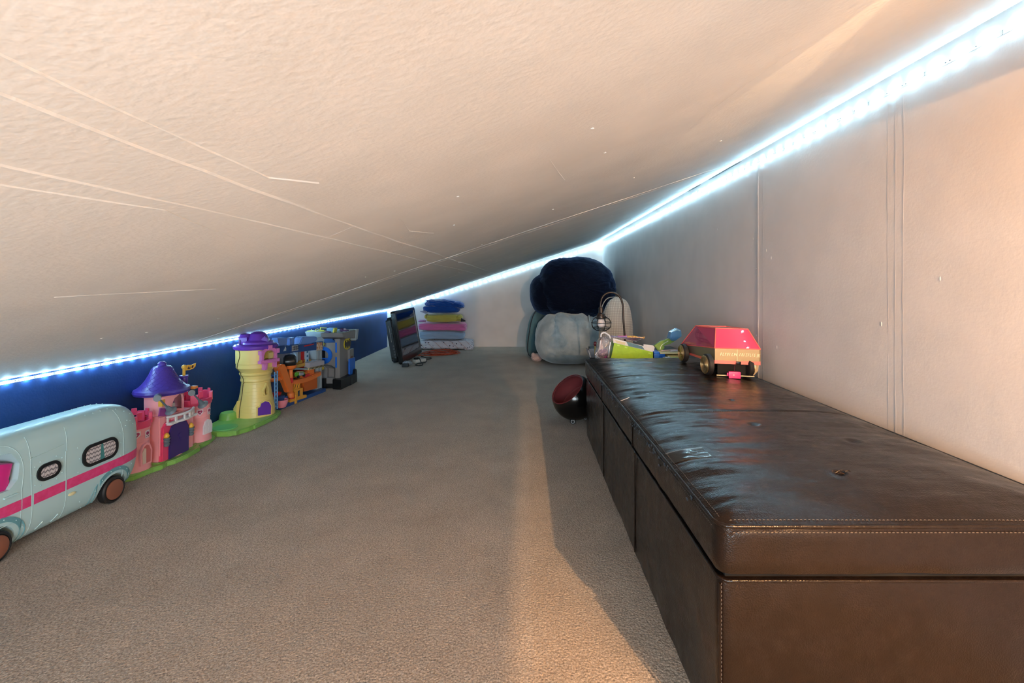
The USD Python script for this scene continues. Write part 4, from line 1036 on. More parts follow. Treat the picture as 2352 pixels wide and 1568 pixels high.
bt = Polygon([(3.352, .292), (3.360, .312), (3.376, .322), (3.374, .306), (3.384, .304), (3.398, .306), (3.402, .318), (3.406, .311), (3.410, .311), (3.414, .318), (3.418, .306), (3.432, .304), (3.442, .306), (3.440, .322), (3.456, .312), (3.464, .292), (3.456, .272), (3.440, .262), (3.438, .274), (3.430, .278), (3.420, .272), (3.414, .266), (3.408, .256), (3.402, .266), (3.396, .272), (3.386, .278), (3.378, .274), (3.376, .262), (3.360, .272)])
fort.add('emblem_wing', FS.ex(bt, .0055, .0085), black_pl, parent=emb, smooth=False)
bn = fort.add('banner', FS.ex(Polygon([(3.385, .075), (3.41, .060), (3.445, .048), (3.475, .058), (3.492, .066), (3.497, .178), (3.388, .184)]), .017, .030, .003), cobalt, label='blue drawbridge panel on the tower side')
fort.add('banner_peg', rod(FS.p(3.44, .02, .186), FS.p(3.44, .03, .194), .006), plastic('peg_brown', (.12, .05, .03), .5), parent=bn)
fg_ = Thing('toy_rack', 'yellow wire rack toy lying on the pale parapet of the grey fortress', 'toy', (-1.47, 3.32, .388))
fg_.add('frame', cat(tube([[-1.53, 3.31, .392], [-1.50, 3.31, .395], [-1.495, 3.31, .405]], .0028, 6), tube([[-1.47, 3.31, .389], [-1.468, 3.31, .404], [-1.455, 3.31, .408], [-1.44, 3.31, .399], [-1.41, 3.31, .398]], .0028, 6), tube([[-1.445, 3.33, .390], [-1.443, 3.33, .417]], .0028, 6), tube([[-1.443, 3.33, .413], [-1.40, 3.33, .412]], .0028, 6), tube([[-1.53, 3.31, .392], [-1.41, 3.34, .39]], .003, 6)), plastic('acid_yellow', (.66, .68, .10), .4), smooth=True)
pb = Thing('toy_plane', 'light blue toy vehicle with a yellow fin on top of the grey fortress', 'toy vehicle', (-1.36, 3.33, .37))
pb.add('body', cat(FC.ex(Polygon([(-1.390, .372), (-1.34, .372), (-1.332, .40), (-1.345, .414), (-1.388, .412)]), -.07, -.01, .005)), plastic('pale_blue', (.18, .42, .74), .36), smooth=30)
pb.add('fin', FC.ex(Polygon([(-1.345, .372), (-1.335, .372), (-1.326, .412), (-1.336, .414)]), -.05, .0, .002), plastic('acid_yellow', (.66, .68, .10)))
pb.add('nose', FC.ex(Polygon([(-1.392, .388), (-1.36, .378), (-1.355, .39), (-1.385, .397)]), -.01, .012, .003), plastic('plum', (.07, .03, .12), .4))
pv = Thing('toy_figure', 'small dark purple figure toy lying on the grey tower top', 'toy figure', (-1.285, 3.33, .384))
pv.add('torso', blob((-1.292, 3.33, .398), (.014, .016, .013), 2.3, 3, .08), plastic('plum', (.07, .03, .12)), smooth=True)
pv.add('head', blob((-1.272, 3.335, .399), (.011, .011, .011), 2.1, 3, .05), plastic('lilac_grey', (.3, .27, .36), .4), smooth=True)
pv.add('legs', cat(rod((-1.283, 3.34, .394), (-1.255, 3.36, .392), .006, .005), rod((-1.283, 3.325, .394), (-1.255, 3.33, .391), .006, .005)), plastic('plum', (.07, .03, .12)))

# ------------------------------------------------------------ the television
class Axes:
    def __init__(s, o, u, v):
        s.o = np.array(o, float); s.u = np.array(u, float); s.u /= np.linalg.norm(s.u)
        v = np.array(v, float); v -= s.u * (v @ s.u); s.v = v / np.linalg.norm(v); s.n = np.cross(s.u, s.v)

    def m(s, mesh):
        V_, F_, _ = meshkit.arrays(mesh, False)
        return trimesh.Trimesh(s.o + V_[:, :1] * s.u + V_[:, 1:2] * s.v + V_[:, 2:] * s.n, F_, process=False)

    def p(s, a, b, c): return s.o + s.u * a + s.v * b + s.n * c


TVA = Axes((-1.0885, 4.22, .004), (0, 1, 0), (-.082, 0, .475))
tv_black = plastic('tv_black', (.006, .0065, .008), .22)
tv_matt = plastic('tv_matt', (.012, .018, .025), .42)
TW, THH = .755, .482
tv = Thing('television', 'black flat-screen television standing on the carpet with its side to the viewer', 'television', (-1.11, 4.6, 0))
tv.add('front_panel', TVA.m(extr(rrect(0, TW, 0, THH, .02), .034, .004).apply_translation([0, 0, -.034])), tv_black, smooth=30)
fr_o, fr_i = rrect(0, TW, 0, THH, .02), sbox(.036, .062, TW - .036, THH - .03)
tv.add('bezel', TVA.m(extr(fr_o.difference(fr_i), .007, .001)), tv_black, smooth=30)
tv.add('screen', TVA.m(bx(.034, TW - .034, .06, THH - .028, -.001, .0015, .0003)), mat('screen_glass', (.004, .004, .005), .03, specular_ior_level=1.0, ior=1.9), smooth=False, label='glossy dark screen mirroring the folded blankets')
bk = extr(rrect(.03, TW - .03, .035, THH - .05, .04), .072, .02).apply_translation([0, 0, -.105])
tv.add('back_shell', TVA.m(bk), tv_matt, smooth=30)
tv.add('back_bulge', TVA.m(extr(rrect(.10, TW - .10, .01, THH - .16, .03), .06, .015).apply_translation([0, 0, -.128])), tv_matt, smooth=30)
tv.add('side_grille', TVA.m(bx(.0285, .031, .21, .36, -.078, -.074, .001)), plastic('chrome_slot', (.25, .24, .22), .35), label='bright vertical slot in the side of the set')
for k in range(5): tv.add('port', TVA.m(bx(.0285, .0315, .06 + k * .026, .075 + k * .026, -.07 - .004 * (k % 2), -.058, .001)), plastic('port_grey', (.06, .07, .08), .4))
tv.add('button', TVA.m(bx(.0285, .031, .285, .292, -.065, -.060, .001)), plastic('port_grey', (.06, .07, .08)))
tv.add('foot', cat(bx(-1.25, -1.10, 4.45, 4.48, 0, .02, .004), bx(-1.25, -1.10, 4.72, 4.75, 0, .02, .004)), tv_matt)

cord_b = plastic('cable_black', (.008, .008, .008), .45)
ps = Thing('power_strip', 'short white outlet block with sockets, on the carpet beside the television', 'power strip', (-.972, 4.38, 0))
PA = Axes((-1.012, 4.315, 0), (.62, .78, 0), (-.78, .62, 0))
ps.add('body', PA.m(bx(0, .125, -.026, .026, .0, .030, .006)), plastic('strip_white', (.62, .60, .56), .4))
for u in (.06, .10):
    for v in (-.011, .012): ps.add('socket', cat(PA.m(bx(u - .006, u - .003, v - .005, v + .005, .0295, .0305, .0002)), PA.m(bx(u + .003, u + .006, v - .005, v + .005, .0295, .0305, .0002))), black_pl, smooth=False)
ps.add('plug', PA.m(bx(.008, .045, -.016, .016, .029, .046, .006)), cord_b, label='black plug in the end socket')
ps.add('cord', tube(spline([(-1.02, 4.66, .006), (-.985, 4.63, .005), (-.956, 4.585, .005), (-.91, 4.583, .005), (-.900, 4.54, .005), (-.93, 4.50, .005), (-.955, 4.505, .005), (-.935, 4.46, .005), (-.912, 4.39, .005), (-.920, 4.30, .005), (-.955, 4.255, .005), (-.968, 4.20, .005), (-.955, 4.155, .005), (-.925, 4.15, .005), (-.905, 4.19, .005), (-.93, 4.25, .014), (-.96, 4.30, .045), (-.988, 4.335, .044)], 120), .0042, 7), cord_b, smooth=True, label='thin black cord looping over the carpet')
ad = Thing('power_adapter', 'small dark adapter box with a crumpled silver bag, at the foot of the television', 'adapter', (-1.035, 4.12, 0))
ad.add('case', bx(-1.065, -1.010, 4.085, 4.13, 0, .028, .005), tv_matt)
ad.add('foil_bag', blob((-1.035, 4.165, .022), (.04, .032, .022), 2.2, 4, .35, 4, 3), plastic('foil', (.35, .38, .42), .3, metal=.6), smooth=50)
pts = []
for k in range(6):
    for a in np.linspace(0, 2 * np.pi, 14, endpoint=False):
        R1, R2 = .150 + .040 * math.sin(k * 2.1 + a), .13 + .045 * math.sin(k * 1.3 + 2 * a)
        pts.append((-.86 + .02 * math.sin(k * 2.9) + R1 * math.cos(a), 4.89 + .02 * math.cos(k * 1.9) + R2 * math.sin(a), .006 + .0042 * (k % 5)))
pts = [(-1.07, 4.78, .005), (-1.05, 4.88, .005), (-1.0, 4.95, .006)] + pts + [(-.84, 4.80, .006), (-.92, 4.74, .006), (-1.0, 4.75, .005), (-1.075, 4.73, .005)]
single('extension_cord', tube(spline(pts, 420), .0040, 6), plastic('cord_orange', (.50, .065, .02), .45), 'orange extension cord coiled on the carpet in front of the folded blankets', 'cord', smooth=True)

# ------------------------------------------------------------ folded blankets
def cloth(name, color, rough=.9, sheen=.5, bump=(70, .0012), **kw):
    return mat('cloth_' + name, color, rough, bump=bump, sheen_weight=sheen, sheen_roughness=.4, specular_ior_level=.15, **kw)


def sag(b):
    v = b.vertices
    v[:, 2] -= .016 * np.clip((v[:, 0] + .86) / .2, 0, 1) ** 1.6 * np.maximum(0, 1 - np.abs(v[:, 2] - .21) / .10)
    return b


def fold(c, r, seed, e=4.5, droop=0, amp=.05, e2=2.6, arch=0):
    b = blob(c, r, e, 5, amp, 2.6, seed, e2)
    v = b.vertices; t = (v[:, 0] - c[0]) / r[0]
    v[:, 2] -= droop * np.clip(t, 0, 1) ** 2 * r[2] - arch * (1 - t ** 2) * r[2]
    w = meshkit.fbm(np.c_[v[:, 0] * 9, v[:, 1] * 9, v[:, 2] * 28 + seed], 3, seed) - .5
    v[:, 1] += w * .022; v[:, 2] += (meshkit.fbm(np.c_[v[:, 0] * 16, v[:, 1] * 6, v[:, 2] * 10 + seed], 3, seed + 4) - .5) * .014
    return b


BY = 5.285
dots = usdkit.material(stage, '/World/Looks/dotted_cotton', {
    'g': ('geometry', {}), 'v': ('voronoi_texture', {'scale': 30, 'randomness': .8}), 'c': ('math', {'math_type': 'less_than', 'value2': .22}),
    'w': ('wave_texture', {'scale': 7, 'distortion': 5, 'detail': 2, 'bands_direction': 'diagonal'}), 'wr': ('rgb_ramp', {'ramp': [(.0, (.62, .60, .66)), (.95, (.60, .58, .65)), (.99, (.50, .36, .36))]}),
    'mx': ('mix', {'color2': (.09, .07, .11)}), 'p': ('principled_bsdf', {'roughness': .85, 'sheen_weight': .2})},
    [('g.position', 'v.vector'), ('v.distance', 'c.value1'), ('g.position', 'w.vector'), ('w.fac', 'wr.fac'), ('wr.color', 'mx.color1'), ('c.value', 'mx.fac'), ('mx.color', 'p.base_color')], surface='p.BSDF')
b1 = Thing('folded_blanket', 'white dotted sheet folded at the bottom of the pile by the end wall', 'blanket', (-.87, BY, 0), 'folded blankets in one pile')
b1.add('fold', fold((-.875, BY, .0545), (.302, .135, .0515), 1, 6, amp=.025, e2=5), dots, smooth=True)
b1.add('hanging_corner', fold((-.615, BY - .10, .03), (.055, .04, .034), 12, 3, .3, .1), dots, smooth=True)
b2 = Thing('folded_blanket', 'pale blue blanket folded just above the dotted sheet in the pile', 'blanket', (-.9, BY, .11), 'folded blankets in one pile')
cb = cloth('pale_blue', (.30, .40, .56))
b2.add('fold', sag(fold((-.915, BY, .159), (.245, .132, .0455), 3, 5, 0, .03, 6)), cb, smooth=True)
b3 = Thing('folded_blanket', 'pink fleece blanket folded in the middle of the pile', 'blanket', (-.91, BY, .2), 'folded blankets in one pile')
cp = cloth('pink', (.66, .155, .36))
b3.add('fold', sag(fold((-.912, BY, .2515), (.262, .132, .0405), 5, 5, 0, .03, 6)), cp, smooth=True)
b3.add('edge_roll', fold((-1.135, BY - .05, .314), (.040, .06, .014), 7, 3, 0, .1), cloth('lilac_pink', (.50, .22, .46)), smooth=True)
b4 = Thing('folded_blanket', 'yellow rolled blanket with a dark tip, just below the royal blue one', 'blanket', (-.90, BY, .29), 'folded blankets in one pile')
cy_ = cloth('yellow', (.50, .42, .095))
b4.add('fold', fold((-.905, BY - .01, .3465), (.185, .12, .043), 8, 4, .0, .03, 4.5), cy_, smooth=True)
b4.add('rolled_end', fold((-.725, BY - .03, .3465), (.040, .085, .040), 9, 2.6, .0, .08, 2.3), cy_, smooth=True)
b4.add('rolled_end', fold((-1.085, BY - .04, .365), (.022, .06, .028), 10, 2.6, .0, .08, 2.3), cy_, smooth=True)
tipm = cloth('tip_dark', (.05, .04, .045))
b4.add('dark_tip', trimesh.convex.convex_hull(np.array([(-.695, BY - .1, .350), (-.640, BY - .10, .314), (-.70, BY - .10, .308), (-.695, BY - .04, .354), (-.65, BY - .05, .316), (-.70, BY - .04, .308)])), tipm, label='dark pointed tip')
b5 = Thing('folded_blanket', 'royal blue fleece blanket heaped on top of the pile', 'blanket', (-.91, BY, .39), 'folded blankets in one pile')
cr = cloth('royal_blue', (.012, .065, .30))
b5.add('fold', fold((-.925, BY, .4445), (.205, .125, .046), 13, 3.2, .0, .05, 3.5), cr, smooth=True)
b5.add('fold', fold((-.915, BY - .01, .512), (.192, .12, .055), 14, 2.6, .45, .16, 2.2, -.2), cr, smooth=True)
b5.add('fold', fold((-.752, BY - .02, .492), (.082, .10, .042), 15, 2.4, .3, .12, 2.2), cr, smooth=True)
b5.add('fringe', cat(*[tube(spline([(-1.10 + .015 * k, BY - .11, .435 - .006 * k), (-1.125 + .015 * k, BY - .12, .422 - .006 * k), (-1.14 + .015 * k, BY - .12, .425 - .006 * k)], 8), .006, 6) for k in range(4)]), cloth('lilac_grey', (.38, .38, .5)), smooth=True)

# ------------------------------------------------------------ cushions at the far end
velvet = usdkit.material(stage, '/World/Looks/navy_velvet', {
    'tc': ('texture_coordinate', {}), 'mp': ('mapping', {'scale': (14, 14, 60)}), 'n': ('noise_texture', {'scale': 1, 'detail': 4, 'roughness': .6, 'distortion': .6}), 'n2': ('noise_texture', {'scale': 160, 'detail': 2}),
    'b': ('bump', {'strength': 1, 'distance': .006}), 'b2': ('bump', {'strength': 1, 'distance': .0012}),
    'p': ('principled_bsdf', {'base_color': (.0022, .0035, .012), 'roughness': .8, 'specular_ior_level': .1, 'sheen_weight': .26, 'sheen_roughness': .4, 'sheen_tint': (.2, .4, .9)})},
    [('tc.object', 'mp.vector'), ('mp.vector', 'n.vector'), ('tc.object', 'n2.vector'), ('n.fac', 'b.height'), ('n2.fac', 'b2.height'), ('b.normal', 'b2.normal'), ('b2.normal', 'p.normal')], surface='p.BSDF')
nv = Thing('floor_cushion', 'big round navy velvet cushion lying on top of the grey one by the end wall', 'cushion', (.49, 4.62, .4))
m1 = blob((.500, 4.60, .690), (.375, .36, .292), 2.35, 6, .07, 1.7, 21, 2.5)
v = m1.vertices; d = (v - [.50, 4.60, .70]) / [.375, .36, .292]
v[:, 2] += .05 * np.clip(d[:, 0] * -.2 + .1, -1, 1)
fd = d[:, 0] * .8 + .25 * d[:, 2] + .86
v -= (v - np.array([.50, 4.60, .70])) * (.10 * np.exp(-(fd / .05) ** 2))[:, None]
rad = np.arctan2(d[:, 2], d[:, 0]); v += (v - np.array([.50, 4.60, .70])) * ((meshkit.fbm(np.c_[rad * 9, d[:, 1] * 2, 0 * rad], 3, 8) - .5) * .035)[:, None]
nv.add('cover', m1, velvet, smooth=True)
m2 = blob((.262, 4.66, .625), (.208, .28, .215), 2.3, 5, .05, 1.6, 4)
nv.add('side_lobe', m2, velvet, smooth=True)
grey_velvet = usdkit.material(stage, '/World/Looks/grey_velvet', {
    'tc': ('texture_coordinate', {}), 'n': ('noise_texture', {'scale': 6, 'detail': 5, 'roughness': .6}), 'r': ('rgb_ramp', {'ramp': [(.34, (.29, .335, .36)), (.5, (.40, .44, .455)), (.66, (.50, .53, .535))]}), 'n2': ('noise_texture', {'scale': 150, 'detail': 2}),
    'b': ('bump', {'strength': 1, 'distance': .01}), 'b2': ('bump', {'strength': 1, 'distance': .001}), 'p': ('principled_bsdf', {'roughness': .85, 'specular_ior_level': .15, 'sheen_weight': .6, 'sheen_roughness': .4})},
    [('tc.object', 'n.vector'), ('n.fac', 'r.fac'), ('r.color', 'p.base_color'), ('n.fac', 'b.height'), ('tc.object', 'n2.vector'), ('b.normal', 'b2.normal'), ('n2.fac', 'b2.height'), ('b2.normal', 'p.normal')], surface='p.BSDF')
gv = Thing('floor_cushion', 'big pale grey velvet cushion on the carpet under the navy one', 'cushion', (.405, 4.36, 0))
m3 = blob((.405, 4.37, .222), (.300, .31, .232), 2.7, 6, .05, 1.6, 31, 2.9)
v = m3.vertices; v[:, 2] = np.maximum(v[:, 2], .002 + 0 * v[:, 2]); hz_ = np.clip((v[:, 2] - .30) / .16, 0, 1)
v[:, 2] += hz_ * .016 * np.sin(v[:, 0] * 46 + 6 * meshkit.noise(v * 6, 3)) * np.exp(-((v[:, 2] - .41) / .05) ** 2)
gv.add('cover', m3, grey_velvet, smooth=True)
gv.add('top_pleat', cat(*[tube(spline([(x0, 4.12 + .05 * abs(x0 - .42), .40), (x0 + .012, 4.20, .428), (x0 + .02, 4.30, .44)], 12), .008 * np.sin(np.linspace(.2, 2.9, 12)), 8) for x0 in (.27, .33, .38, .45, .52, .57)]), grey_velvet, smooth=True)
teal_c = cloth('slate_teal', (.10, .20, .235))
tp = Thing('cushion', 'slate-teal cushion with dark piping standing behind the grey one', 'cushion', (.16, 4.78, 0))
A4 = Axes((.155, 4.80, .235), (.45, .9, 0), (.18, 0, 1))
tp.add('cover', A4.m(blob((0, 0, 0), (.24, .245, .075), 3.2, 5, .04, 2, 5, 2.2)), teal_c, smooth=True)
t_ = np.linspace(0, 2 * np.pi, 70, endpoint=False); ee = 2 / 3.2
ring = np.c_[.242 * np.sign(np.cos(t_)) * np.abs(np.cos(t_)) ** ee, .247 * np.sign(np.sin(t_)) * np.abs(np.sin(t_)) ** ee, 0 * t_]
tp.add('piping', A4.m(tube(ring, .006, 6, closed=True)), cloth('piping_dark', (.03, .045, .06)), smooth=True)
check = usdkit.material(stage, '/World/Looks/checked_cotton', {
    'tc': ('texture_coordinate', {}), 's': ('separate_xyz', {}), 'mx': ('math', {'math_type': 'floored_modulo', 'value2': .0125}), 'my': ('math', {'math_type': 'floored_modulo', 'value2': .0125}),
    'lx': ('math', {'math_type': 'less_than', 'value2': .0024}), 'ly': ('math', {'math_type': 'less_than', 'value2': .0024}), 'mxm': ('math', {'math_type': 'maximum'}),
    'c': ('mix', {'color1': (.60, .545, .48), 'color2': (.33, .285, .26)}), 'p': ('principled_bsdf', {'roughness': .9, 'sheen_weight': .3})},
    [('tc.object', 's.vector'), ('s.x', 'mx.value1'), ('s.z', 'my.value1'), ('mx.value', 'lx.value1'), ('my.value', 'ly.value1'), ('lx.value', 'mxm.value1'), ('ly.value', 'mxm.value2'), ('mxm.value', 'c.fac'), ('c.color', 'p.base_color')], surface='p.BSDF')
bp = Thing('cushion', 'beige checked cushion standing between the leather bench and the navy cushion', 'cushion', (.71, 3.62, 0))
A5 = Axes((.712, 3.64, .312), (1, .12, 0), (.02, .1, 1))
m5 = blob((0, 0, 0), (.128, .31, .10), 3.0, 5, .05, 2, 6, 2.3); v = m5.vertices
v[:, 0] *= 1 + .12 * np.clip(-(v[:, 1] / .31), -1, 1) - .10 * np.clip(v[:, 1] / .31, 0, 1) ** 2; v[:, 0] += .02 * (v[:, 1] / .31)
bp.add('cover', A5.m(m5), check, smooth=True)
bp.add('seam', A5.m(tube(np.c_[.130 * np.sign(np.cos(t_)) * np.abs(np.cos(t_)) ** .66 * (1 - .08 * np.sin(t_)), .312 * np.sign(np.sin(t_)) * np.abs(np.sin(t_)) ** .66, 0 * t_ - .012], .0035, 6, closed=True)), cloth('seam_beige', (.40, .36, .32)), smooth=True)
pp = Thing('soft_toy', 'small pale pink plush lump peeking out at the left of the grey cushion', 'soft toy', (.105, 4.40, 0))
pp.add('body', blob((.118, 4.42, .036), (.052, .055, .036), 2.3, 4, .12, 3, 2), cloth('pale_pink', (.62, .45, .43)), smooth=True)
pp.add('ear', blob((.085, 4.385, .062), (.018, .016, .022), 2.2, 3, .1, 3, 3), cloth('pale_pink', (.62, .45, .43)), smooth=True)

# ------------------------------------------------------------ black bowl toy
bw = Thing('bowl_toy', 'glossy black round pod with a maroon inside, beside the far bench corner', 'toy pod', (.262, 2.46, 0))
nrm = np.array([-.60, -.33, .72]); nrm /= np.linalg.norm(nrm)
RB = .118; ctr = np.array([.264, 2.47, .128])
al = np.linspace(-np.pi / 2, math.asin(.56), 34)
out_p = [(RB * math.cos(a), RB * math.sin(a)) for a in al]; in_p = [((RB - .005) * math.cos(a), (RB - .005) * math.sin(a)) for a in al[::-1]]
B1 = Axes(ctr, np.cross(nrm, [0, 0, 1.0]), np.cross(nrm, np.cross(nrm, [0, 0, 1.0])))
if B1.n @ nrm < 0: B1 = Axes(ctr, -np.cross(nrm, [0, 0, 1.0]), np.cross(nrm, np.cross(nrm, [0, 0, 1.0])))
def on_axis(prof_, seg=64): return B1.m(lathe(prof_, (0, 0, 0), seg))
gloss_b = plastic('gloss_black', (.004, .0035, .0035), .16)
maroon = plastic('maroon', (.23, .045, .05), .35)
bw.add('shell', on_axis([(0, -RB)] + out_p[1:] + [in_p[0]] + in_p[1:-1] + [(0, -(RB - .005))]), gloss_b, smooth=40)
bw.add('lining', on_axis([(0, -(RB - .006))] + [((RB - .006) * math.cos(a), (RB - .006) * math.sin(a)) for a in al[1:]] + [((RB - .008) * math.cos(a), (RB - .008) * math.sin(a)) for a in al[::-1][:-1]] + [(0, -(RB - .008))]), maroon, smooth=40, label='maroon inside of the pod')
bw.add('rim', B1.m(tube(np.c_[(RB - .003) * math.cos(al[-1]) * np.cos(t_), (RB - .003) * math.cos(al[-1]) * np.sin(t_), 0 * t_ + RB * .56], .0019, 8, closed=True)), plastic('rim_red', (.20, .03, .035), .2), smooth=True)
bw.add('seat', on_axis([(0, -.045), (.090, -.030), (.098, -.024), (.096, -.034), (0, -.052)]), maroon, smooth=40)
for (wx, wy) in ((.250, 2.425), (.235, 2.53), (.325, 2.50)):
    w = bw.add('wheel', lathe([(0, -.006), (.0125, -.006), (.0145, -.003), (.0145, .003), (.0125, .006), (0, .006)], (wx, wy, .0145), 24, axis='y'), black_pl)
    bw.add('hub', lathe([(.0065, -.0075), (.0105, -.0075), (.0105, -.005), (.0065, -.005)], (wx, wy, .0145), 24, axis='y'), plastic('silver', (.6, .6, .62), .25, metal=.8), parent=w, label='silver wheel ring')

# ------------------------------------------------------------ low table behind the bench and what stands on it
TZ = .345
tbl = Thing('side_table', 'low dark table hidden behind the far end of the leather bench', 'table', (.64, 2.55, 0))
dk = mat('dark_wood', (.02, .014, .011), .5)
tbl.add('table_top', bx(.39, .892, 2.262, 2.86, TZ - .022, TZ, .003), dk)
for x in (.41, .87):
    for y in (2.29, 2.84): tbl.add('leg', bx(x - .016, x + .016, y - .016, y + .016, 0, TZ - .022, .002), dk)
bronze = mat('lamp_bronze', (.030, .021, .018), .38, .4)
lamp = Thing('desk_lamp', 'bronze gooseneck lamp with a wire cage round its bulb, behind the green box', 'lamp', (.543, 2.535, TZ))
LY, KL = 2.535, 2.535 / 2.45
def LP(p): return np.array([p[0] * KL, LY, EYE + (p[1] - EYE) * KL])
LB = float(LP((.525, .5))[0]); lcx = float(LP((.402, .5))[0])
def lz(prof_): return [(r * KL, EYE + (z - EYE) * KL) for r, z in prof_]
lamp.add('base', lathe([(0, TZ), (.05, TZ), (.05, TZ + .010), (.044, TZ + .015), (.012, TZ + .018), (0, TZ + .018)], (LB, LY, 0), 40), bronze)
lamp.add('stem', tube(spline([(LB, LY, TZ + .012)] + [LP(q_) for q_ in ((.5235, .45), (.5155, .56), (.510, .628), (.490, .664), (.452, .678), (.416, .664), (.400, .632), (.398, .595))], 80), .0052, 12), bronze, smooth=True)
lamp.add('socket', lathe(lz([(0, .602), (.010, .602), (.0125, .597), (.0125, .572), (.015, .570), (.019, .566), (.0205, .558), (.0265, .556), (.0270, .544), (.020, .540), (0, .540)]), (lcx - .002, LY, 0), 28), bronze, smooth=30)
cg = lamp.add('cage', cat(*[tube([(lcx + r * math.cos(a), LY + r * math.sin(a), z) for a in np.linspace(0, 2 * np.pi, 24, endpoint=False)], .0018, 6, closed=True) for r, z in lz(((.030, .545), (.052, .521), (.047, .496), (.026, .481)))]), mat('wire_black', (.006, .006, .007), .45), smooth=True)
for k in range(8):
    a = k * np.pi / 4 + .2
    lamp.add('cage_wire', tube(spline([(lcx + r * math.cos(a), LY + r * math.sin(a), z) for r, z in lz(((.027, .550), (.046, .536), (.0525, .520), (.047, .496), (.026, .481)))], 14), .0017, 6), mats['wire_black'], parent=cg, smooth=True)
lamp.add('bulb', lathe(lz([(0, .545), (.012, .545), (.016, .535), (.0205, .522), (.0215, .512), (.018, .503), (.010, .4985), (0, .4975)]), (lcx, LY, 0), 28), plastic('bulb_white', (.72, .68, .72), .3), smooth=True)

lime = plastic('lime_green', (.33, .56, .02), .42, vary=(30, (.25, .47, .015)), bump=(120, .0008))
gb = Thing('craft_box', 'lime green woven box with a pale rim, at the far end of the bench', 'box', (.54, 2.36, TZ))
GB = Frame((0, 2.34), (1, 0))
gb.add('front', GB.ex(Polygon([(.430, TZ), (.640, TZ), (.641, .383), (.448, .429)]), -.006, .002, .001), lime)
gb.add('side', cat(bx(.632, .641, 2.34, 2.44, TZ, .38, .002), GB.ex(Polygon([(.432, TZ), (.442, TZ), (.458, .425), (.449, .428)]), -.10, -.004)), lime)
gb.add('back', GB.ex(Polygon([(.432, TZ), (.640, TZ), (.641, .383), (.448, .429)]), -.108, -.10), lime)
gb.add('bottom', bx(.436, .636, 2.345, 2.44, TZ, TZ + .004, .001), lime)
for z in (.360, .375, .39, .405): gb.add('weave_rib', rod(GB.p(.437 + (z - .36) * .2, .0025, z), GB.p(.64, .0025, TZ + .008 + (z - .345) * .45), .0005, sides=6), lime)
rimc = plastic('rim_white', (.66, .66, .70), .35)
gb.add('rim', GB.ex(Polygon([(.446, .427), (.641, .381), (.645, .400), (.443, .452)]), -.016, -.008, .001), rimc)
gb.add('rim_flap', GB.ex(Polygon([(.60, .392), (.648, .381), (.652, .404), (.646, .412), (.60, .418)]).buffer(.002), -.024, -.016, .001), rimc)
gb.add('rim_label', GB.ex(Polygon([(.509, .436), (.588, .412), (.601, .395), (.522, .412)]), -.008, -.006), plastic('label_teal', (.075, .19, .26), .4), label='slate-blue label in the pale rim')
gb.add('rim_label', GB.ex(Polygon([(.452, .443), (.505, .430), (.503, .418), (.462, .428)]), -.008, -.0065), plastic('label_cream', (.60, .52, .36), .5))
gb.add('rim_label', GB.ex(Polygon([(.609, .402), (.630, .397), (.630, .393), (.609, .397)]), -.016, -.0145), plastic('label_brown', (.32, .18, .04), .5))
gb.add('rim_clip', cat(*[GB.ex(sbox(u, z, u + .006, z + .006), .001, .0035) for u, z in ((.462, .415), (.468, .414), (.50, .405), (.507, .403), (.618, .375), (.625, .373))]), plastic('clip_green', (.45, .68, .12), .4))
pp1 = Thing('paper_sheet', 'lilac paper sheets lying across the top of the green box', 'paper', (.52, 2.40, .44))
for k in range(4): pp1.add('sheet', GB.m(rot(bx(.444 + .004 * k, .60 - .01 * k, -.10, -.03, .4525 + .0016 * k, .4532 + .0016 * k, .0002), (0, 1, 0), 1.0 + k * 3.6, (.444, 0, .452))), plastic(('paper_lilac', 'paper_grey', 'paper_lilac', 'paper_white')[k], ((.50, .30, .55), (.45, .42, .5), (.5, .3, .55), (.62, .60, .66))[k], .6), smooth=False)
yg = Thing('giraffe_strip', 'yellow spotted paper strip with a pink end lying on the lilac papers', 'paper strip', (.56, 2.37, .45))
yg.add('strip', GB.ex(Polygon([(.520, .460), (.556, .461), (.567, .459), (.575, .455), (.590, .454), (.604, .454), (.610, .457), (.608, .450), (.605, .444), (.59, .448), (.56, .451), (.53, .452), (.521, .452)]), -.04, -.036, .0005), mat('spotted_yellow', (.72, .52, .12), .6, vary=(150, (.28, .13, .03), .06)), smooth=False)
yg.add('pink_end', GB.ex(Polygon([(.472, .461), (.512, .4605), (.515, .468), (.519, .457), (.49, .4565), (.474, .458)]), -.04, -.036, .0005), plastic('magenta_paper', (.52, .12, .38), .6), smooth=False)
clear = pane('clear_plastic', (.88, .86, .90), .12, 1.45, .2)
bg = Thing('plastic_pouch', 'clear zipped pouch holding purple things, left of the green box', 'pouch', (.40, 2.37, TZ))
m6 = blob((.396, 2.345, .405), (.036, .040, .056), 3.0, 5, .10, 3, 7, 2.6); v = m6.vertices; v[:, 0] += (v[:, 2] - .40) * .12 - .012 * np.clip((.40 - v[:, 2]) / .055, 0, 1)
v += (meshkit.fbm(v * 60, 3, 4) - .5)[:, None] * np.array([.01, .012, .004]); v[:, 2] = np.maximum(v[:, 2], TZ + .001)
bg.add('bag', m6, clear, smooth=40)
bg.add('handle', tube(spline([(.385, 2.36, .455), (.388, 2.36, .472), (.400, 2.36, .478), (.415, 2.355, .472), (.426, 2.35, .462), (.428, 2.345, .445)], 30), .0042, 8), plastic('handle_white', (.66, .67, .74), .4), smooth=True)
bg.add('zip_edge', tube(spline([(.352, 2.325, .372), (.370, 2.315, .405), (.376, 2.315, .445)], 16), .0035, 7), plastic('handle_white', (.66, .67, .74)), smooth=True)
